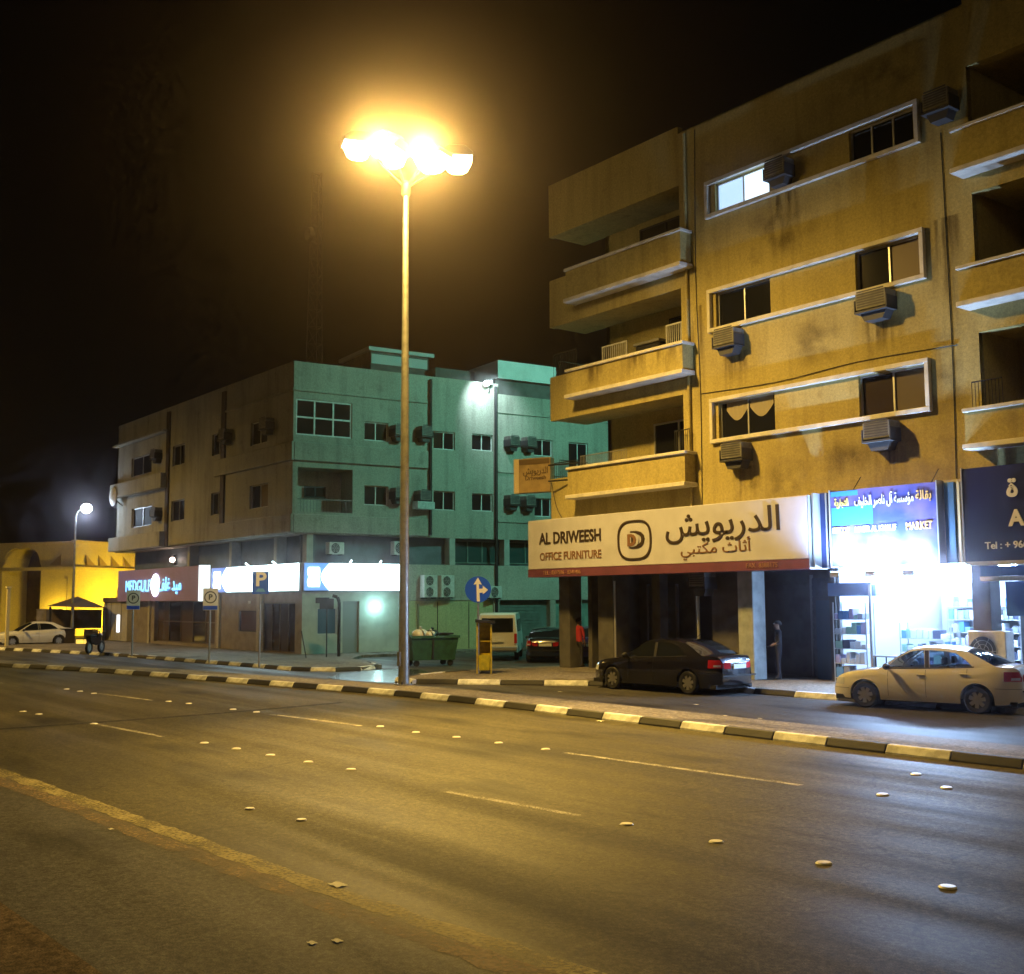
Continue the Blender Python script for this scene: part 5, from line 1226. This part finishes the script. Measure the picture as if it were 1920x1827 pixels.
pu1 = uL(75, 1120)[0]; pu0 = uL(2, 1120)[0]; za = uL(24, 1031)[1]; zsp = uL(70, 1062)[1]; pc_ = (pu0+pu1)/2; ph = (pu0-pu1)/2
port = [(pu1, 0), (pu1, zsp)]+[(pc_-ph*.93*cos(t*pi/2)**.75, zsp+.15+(za-zsp)*sin(t*pi/2)**.85) for t in (.05,.25,.45,.65,.85)]+[(pc_, za)]
port += [(2*pc_-x, z) for x, z in reversed(port[:-1])]
LLt = max(LLt, pu0+3)
mm = MB(TL_); lps = [[Vector((0,0,0)), Vector((LLt,0,0)), Vector((LLt,HM*.985,0)), Vector((0,HM*.985,0))], [Vector((x, max(z, .02), 0)) for x, z in port]]
al = [q for lp in lps for q in lp]; mm.add([(q.x, 0, q.y) for q in al], [tuple(t) for t in tessellate_polygon(lps)])
for i in range(len(port)-1): a, b = port[i], port[i+1]; mm.quad((a[0],0,max(a[1],.02)), (b[0],0,max(b[1],.02)), (b[0],2.6,max(b[1],.02)), (a[0],2.6,max(a[1],.02)))
mm.build('wall', WALL_M, mq); MB(TL_).box(pu1-.3, pu0+.3, 2.6, 2.7, 0, za+.3).build('portal_back', mat('portal_shade', (.10, .065, .03), .8, var=.5, scale=3), mq)  # dark back wall carries the shade of the unlit recess in its colour
MB(TR_).box(LRt-.5, LRt+.1, -.15, .5, 0, HM*1.0).build('pilaster', WALL_M, mq); MB(TR_).box(-.1, LRt, -.12, .0, HM*.69, HM*.725).build('string_course', WALL_M, mq); MB(TL_).box(0, LLt, -.12, .0, HM*.69, HM*.725).build('string_course', WALL_M, mq)
MB(TR_).box(0, LRt, -.12, .3, HM-.12, HM+.05).build('coping', WALL_M, mq); MB(TL_).box(0, LLt, -.12, .3, HM*.985-.1, HM*.985+.07).build('coping', WALL_M, mq)
# pointed arch surround
ac = (aw0+aw1)/2; hwid = (aw1-aw0)/2; zs = HM*.40; zp = HM*.60
arch = [(aw0-.1, 0), (aw0-.1, zs)]+[(ac-(hwid+.1)*cos(t*pi/2)**.8, zs+(zp-zs)*sin(t*pi/2)**.9) for t in (.15,.3,.45,.6,.75,.9)]+[(ac, zp+.1)]
arch += [(2*ac-x, z) for x, z in reversed(arch[:-1])]
inn = [(ac+(x-ac)*.72, z*.93) for x, z in arch]
sm = MB(TR_)
for i in range(len(arch)-1):
    a, b, c, d = arch[i], arch[i+1], inn[i+1], inn[i]
    sm.add([(a[0],-.16,a[1]),(b[0],-.16,b[1]),(c[0],-.16,c[1]),(d[0],-.16,d[1]),(a[0],.0,a[1]),(b[0],.0,b[1]),(c[0],.5,c[1]),(d[0],.5,d[1])], [(0,1,2,3),(0,1,5,4),(2,3,7,6)])
sm.build('arch_surround', WALL_M, mq)
DKS = mat('frieze_shadow_stone', (.42, .31, .10), .9)  # darker than the wall: shade of the triangles put into their colour
for T_, n_, L0 in ((TR_, 8, 1.3), (TL_, 7, 1.3)):
    for i in range(n_):
        u = L0+i*1.5
        if T_ is TL_ and pu1-1.3 < u < pu0+.2: continue
        t_ = MB(T_); z0 = HM*.745; z1 = HM*.86
        t_.add([(u,-.22,z0),(u+1.15,-.02,z0),(u,-.02,z1),(u,.0,z0),(u+1.15,.0,z0),(u,.0,z1)], [(0,1,2),(0,2,5,3),(0,3,4,1),(1,4,5,2)]); t_.build('frieze_tooth', DKS, mq)
# ground floodlights that wash the wall
for i, (T_, u, e) in enumerate(((TR_, 4.2, 3800), (TL_, 1.2, 700))):
    q = C3+T_(Vector((u, -3.2 if T_ is TR_ else -1.0, .1)))
    f = thing('ground_floodlight', (q.x, q.y, .0), ['ground floodlight below the pointed arch of the yellow wall', 'ground floodlight below the plain face of the yellow wall'][i], 'floodlight', 'floodlights washing the yellow wall')
    MB().box(-.2, .2, -.15, .15, 0, .25).build('housing', GREYMETAL, f, bevel=.02); MB().box(-.17, .17, -.12, .12, .252, .262).build('lens', emis('amber_lens', (1, .75, .25), 10), f)
    lampdata('POINT', 'wall_wash_light', e, (1, .62, .03), f, (0, 0, 1.0), .15)
# distant white street lamp
p = ground(134, 1207); zl = 2.55+(1128-965)/2100*p.dot(Vector((R[0][2], R[1][2], 0)))
o = thing('street_lamp', (p.x, p.y, 0), 'distant slim street lamp with a white globe of light', 'street lamp')
MB().lathe([(.10,0),(.055,zl)], 10).build('pole', GALV, o, smooth=True); face_cam(o); MB().path([(0,0,zl),(.12,0,zl+.3),(.5,0,zl+.55)], .035).build('arm', GALV, o)
MB().sphere((.62, 0, zl+.5), .34, 14, 10, (1, 1, .9)).build('globe', emis('white_globe', (.70, .84, 1.0), 40), o, smooth=True); lampdata('POINT', 'distant_lamp_light', 230, (.6, .78, 1), o, (.62, 0, zl+.0), .3)
# shelter with a hipped dark roof, stall goods beneath
p = ground(146, 1206); o = thing('shelter', (p.x, p.y, 0), 'open shelter with a low dark hipped roof before the yellow wall', 'shelter'); face_cam(o)
MB().add([(-1.9,-1.3,2.35),(1.7,-1.3,2.2),(1.7,1.3,2.2),(-1.9,1.3,2.35),(-.1,0,2.95)], [(0,1,4),(1,2,4),(2,3,4),(3,0,4),(3,2,1,0)]).build('roof', mat('canvas_brown', (.09, .06, .04), .9), o)
for x in (-1.7, 1.5):
    for y in (-1.1, 1.1): MB().tube((x, y, 0), (x, y, 2.3), .05, None, 6).build('post', DARKMETAL, o)
MB().box(-1.6, 1.4, 1.0, 1.05, .9, 2.1).build('back_screen', mat('screen_brown', (.14, .10, .06), .9, var=.5, scale=2), o)
for i, (px, py, w, h, c, lb, cat) in enumerate(((85,1204,1.2,2.1,(.30,.26,.22),'pale panelled cabinet behind the white car','cabinet'), (100,1204,1.0,2.1,(.12,.11,.12),'dark panelled cabinet behind the white car','cabinet'), (125,1210,.9,.95,(.03,.02,.02),'dark crate stack under the shelter','crate'), (170,1210,.8,.9,(.04,.03,.03),'dark crate at the far end of the shelter','crate'))):
    p = ground(px, py); o = thing('cabinet' if cat == 'cabinet' else 'crate', (p.x, p.y, 0), lb, cat); face_cam(o)
    c_ = mat('box_%d' % i, c, .8, var=.4, scale=3); MB().box(-w/2, w/2, -.3, .3, 0, h).build('body', c_, o, bevel=.03); MB().box(-w/2-.03, w/2+.03, -.33, .33, h, h+.05).build('lid', c_, o); MB().box(-.015, .015, -.312, -.3, .1, h-.05).build('seam', BLACK, o)
for i, px in enumerate((149, 163)):
    p = ground(px, 1211); o = thing('lit_box', (p.x, p.y, 0), ['small glowing amber bollard light nearer the white car', 'small glowing amber bollard light nearer the motorbike'][i], 'bollard light', 'amber bollard lights by the shelter'); MB().box(-.2, .2, -.15, .15, .05, .38).build('lens', emis('amber_box', (1, .62, .06), 1.1), o, bevel=.03); MB().box(-.22, .22, -.17, .17, 0, .05).build('base', DARKMETAL, o); MB().box(-.22, .22, -.17, .17, .38, .42).build('cap', DARKMETAL, o); face_cam(o)
# slim yellow post at the very edge
p = ground(12, 1216); o = thing('gate_post', (p.x, p.y, 0), 'slim yellow-lit post at the picture edge', 'post'); MB().box(-.09, .09, -.09, .09, 0, 3.4).build('shaft', WALL_M, o, bevel=.015); MB().box(-.14, .14, -.14, .14, 3.4, 3.5).build('cap', WALL_M, o)
# motorbike at the kerb
p = ground(178, 1225, .12); o = thing('motorbike', (p.x, p.y, .12), 'dark motorbike parked at the far end of the kerb', 'motorbike'); face_cam(o); o.rotation_euler.z += 1.1
for x in (-.6, .62): MB().lathe([(.2,-.05),(.29,-.05),(.30,.05),(.2,.05),(.2,-.05)], 20, 'y').build('wheel', BLACK, o, loc=(x, 0, .30)); MB().lathe([(.001,-.02),(.2,-.02),(.2,.02),(.001,.02)], 12, 'y').build('rim', GREYMETAL, o, loc=(x, 0, .30))
MB().prism([(-.65,.5),(-.1,.38),(.3,.42),(.45,.85),(.25,.95),(-.1,.80),(-.75,.82)], -.13, .13).build('body', BLUEK, o, bevel=.04); MB().prism([(-.75,.82),(-.1,.80),(-.12,.90),(-.72,.93)], -.14, .14).build('seat', BLACK, o, bevel=.03)
MB().path([(.62,0,.3),(.42,0,.95),(.36,0,1.05)], .035).build('fork', ALU, o); MB().tube((.36,-.33,1.05), (.36,.33,1.05), .02, None, 6).build('handlebar', ALU, o); MB().sphere((.50,0,.88), .10, 10, 8).build('headlight', MATS['head_lamp'], o, smooth=True)
# beige cash machine kiosk at the end of the corner building
a_ = onY(192, 1224, G2.y-.3); b_ = onY(236, 1224, G2.y-.3)
kz = thing('cash_machine_kiosk', ((a_.x+b_.x)/2, G2.y+.2, .12), 'beige cash machine kiosk with a lit white panel', 'kiosk')
kw = (b_.x-a_.x)/2
MB().box(-kw, kw, -.5, 1.5, 0, 2.45).build('body', WALL_G2, kz, bevel=.03); MB().box(-kw-.05, kw+.05, -.56, 1.5, 2.45, 2.75).build('fascia', mat('brown_fascia', (.16, .12, .09), .7), kz)
q = onY(222, 1168, G2.y-.3); MB().box(q.x-(a_.x+b_.x)/2-.26, q.x-(a_.x+b_.x)/2+.26, -.53, -.5, q.z-.72, q.z+.38).build('screen', emis('kiosk_screen', (.8, .9, 1), 2.2), kz, bevel=.01)
for x in (-kw*.35, kw*.55): MB().box(x, x+.05, -.512, -.5, .1, 2.4).build('joint', DARKMETAL, kz)

# lattice mast behind the corner building
tw = thing('lattice_mast', (-84, 62, 0), 'faint lattice radio mast standing behind the corner building', 'mast')
D_ = Vector((-84, 62, 0)).dot(Vector((R[0][2], R[1][2], 0)))
# keep the mast on the sight line of the photograph's faint tower
pt = onplane(592, 600, Vector((-84, 62, 0)), Vector((R[0][2], R[1][2], 0))); tw.location = (pt.x, pt.y, 0)
HT = 2.55+(1128-300)/2100*D_
legs = [(1.0*cos(a), 1.0*sin(a)) for a in (0.4, 2.5, 4.6)]
GREYL = mat('mast_paint', (.16, .12, .11), .6)
for x, y in legs: MB().tube((x*1.3, y*1.3, 0), (x*.55, y*.55, HT), .07, .05, 6).build('leg', GREYL, tw)
nb = 26; br = MB()
for i in range(nb):
    z0, z1 = HT*i/nb, HT*(i+1)/nb; k0 = 1.3-.75*i/nb; k1 = 1.3-.75*(i+1)/nb
    for j in range(3):
        a, b = legs[j], legs[(j+1) % 3]; br.tube((a[0]*k0, a[1]*k0, z0), (b[0]*k1, b[1]*k1, z1), .03, None, 4, False); br.tube((a[0]*k1, a[1]*k1, z1), (b[0]*k1, b[1]*k1, z1), .03, None, 4, False)
tag(br.build('bracing', GREYL, tw), kind='stuff')
MB().lathe([(.001,.0),(.6,.0),(.75,.35),(.001,.35)], 16, 'y').build('dish_antenna', GREYL, tw, loc=(0, -1, HT*.86)); 
for a in range(3): MB().tube((0, 0, HT*.62), (14*cos(a*2.1+.8), 14*sin(a*2.1+.8), 0), .012, None, 4).build('guy_wire', GREYL, tw)

# litter
PAPER = mat('paper', (.8, .79, .75), .8)
random.seed(3)
lit = [(633,1661,'white crumpled paper lying on the yellow edge line',1.15), (1125,1353,'pale scrap lying against the island kerb',1.0), (1447,1303,'white cup lying by the pavement kerb',.9), (1305,1322,'scrap of paper on the service road behind the dark car',.7), (1050,1298,'dirty scrap on the service road near the white kerb',.9), (1360,1343,'scrap on the island before the dark car',.6), (1425,1348,'scrap on the island between the two cars',.6), (208,1556,'tiny pale chip on the near road shoulder',.5), (585,1770,'small pale scrap on the near road shoulder',.55), (632,1766,'duller crumpled scrap beside the pale one on the shoulder',.6)]
for px, py, lb, s_ in lit:
    p = ground(px, py, .12 if 1340 < py < 1352 else 0); o = thing('paper_scrap', (p.x, p.y, (.122 if 1340 < py < 1352 else .004)), lb, 'litter', 'scraps of litter on the road')
    MB().grid(lambda u, v: Vector(((u-.5)*.15*s_+.008*sin(7*v), (v-.5)*.10*s_, .004+.004*s_+.004*s_*sin(9*u+2)*cos(8*v))), 6, 5).build('scrap', PAPER, o)

# ================================================================== HAZE VOLUME ADDED FOR THE BLOOM AROUND THE LAMPS
hz = MB().box(-192, 112, -92, 172, -1.6, 75).build('haze', mat('unused', (1, 1, 1)))
hm = bpy.data.materials.new('haze'); hm.use_nodes = True; t = hm.node_tree
t.nodes.remove(t.nodes['Principled BSDF']); pv = t.nodes.new('ShaderNodeVolumePrincipled')
pv.inputs['Color'].default_value = (1.0, .86, .94, 1); pv.inputs['Density'].default_value = .0014; pv.inputs['Anisotropy'].default_value = .97
t.links.new(pv.outputs[0], t.nodes['Material Output'].inputs['Volume'])
hz.data.materials.clear(); hz.data.materials.append(hm); hz['kind'] = 'stuff'; hz['label'] = 'thin haze added for the bloom around the lamps'
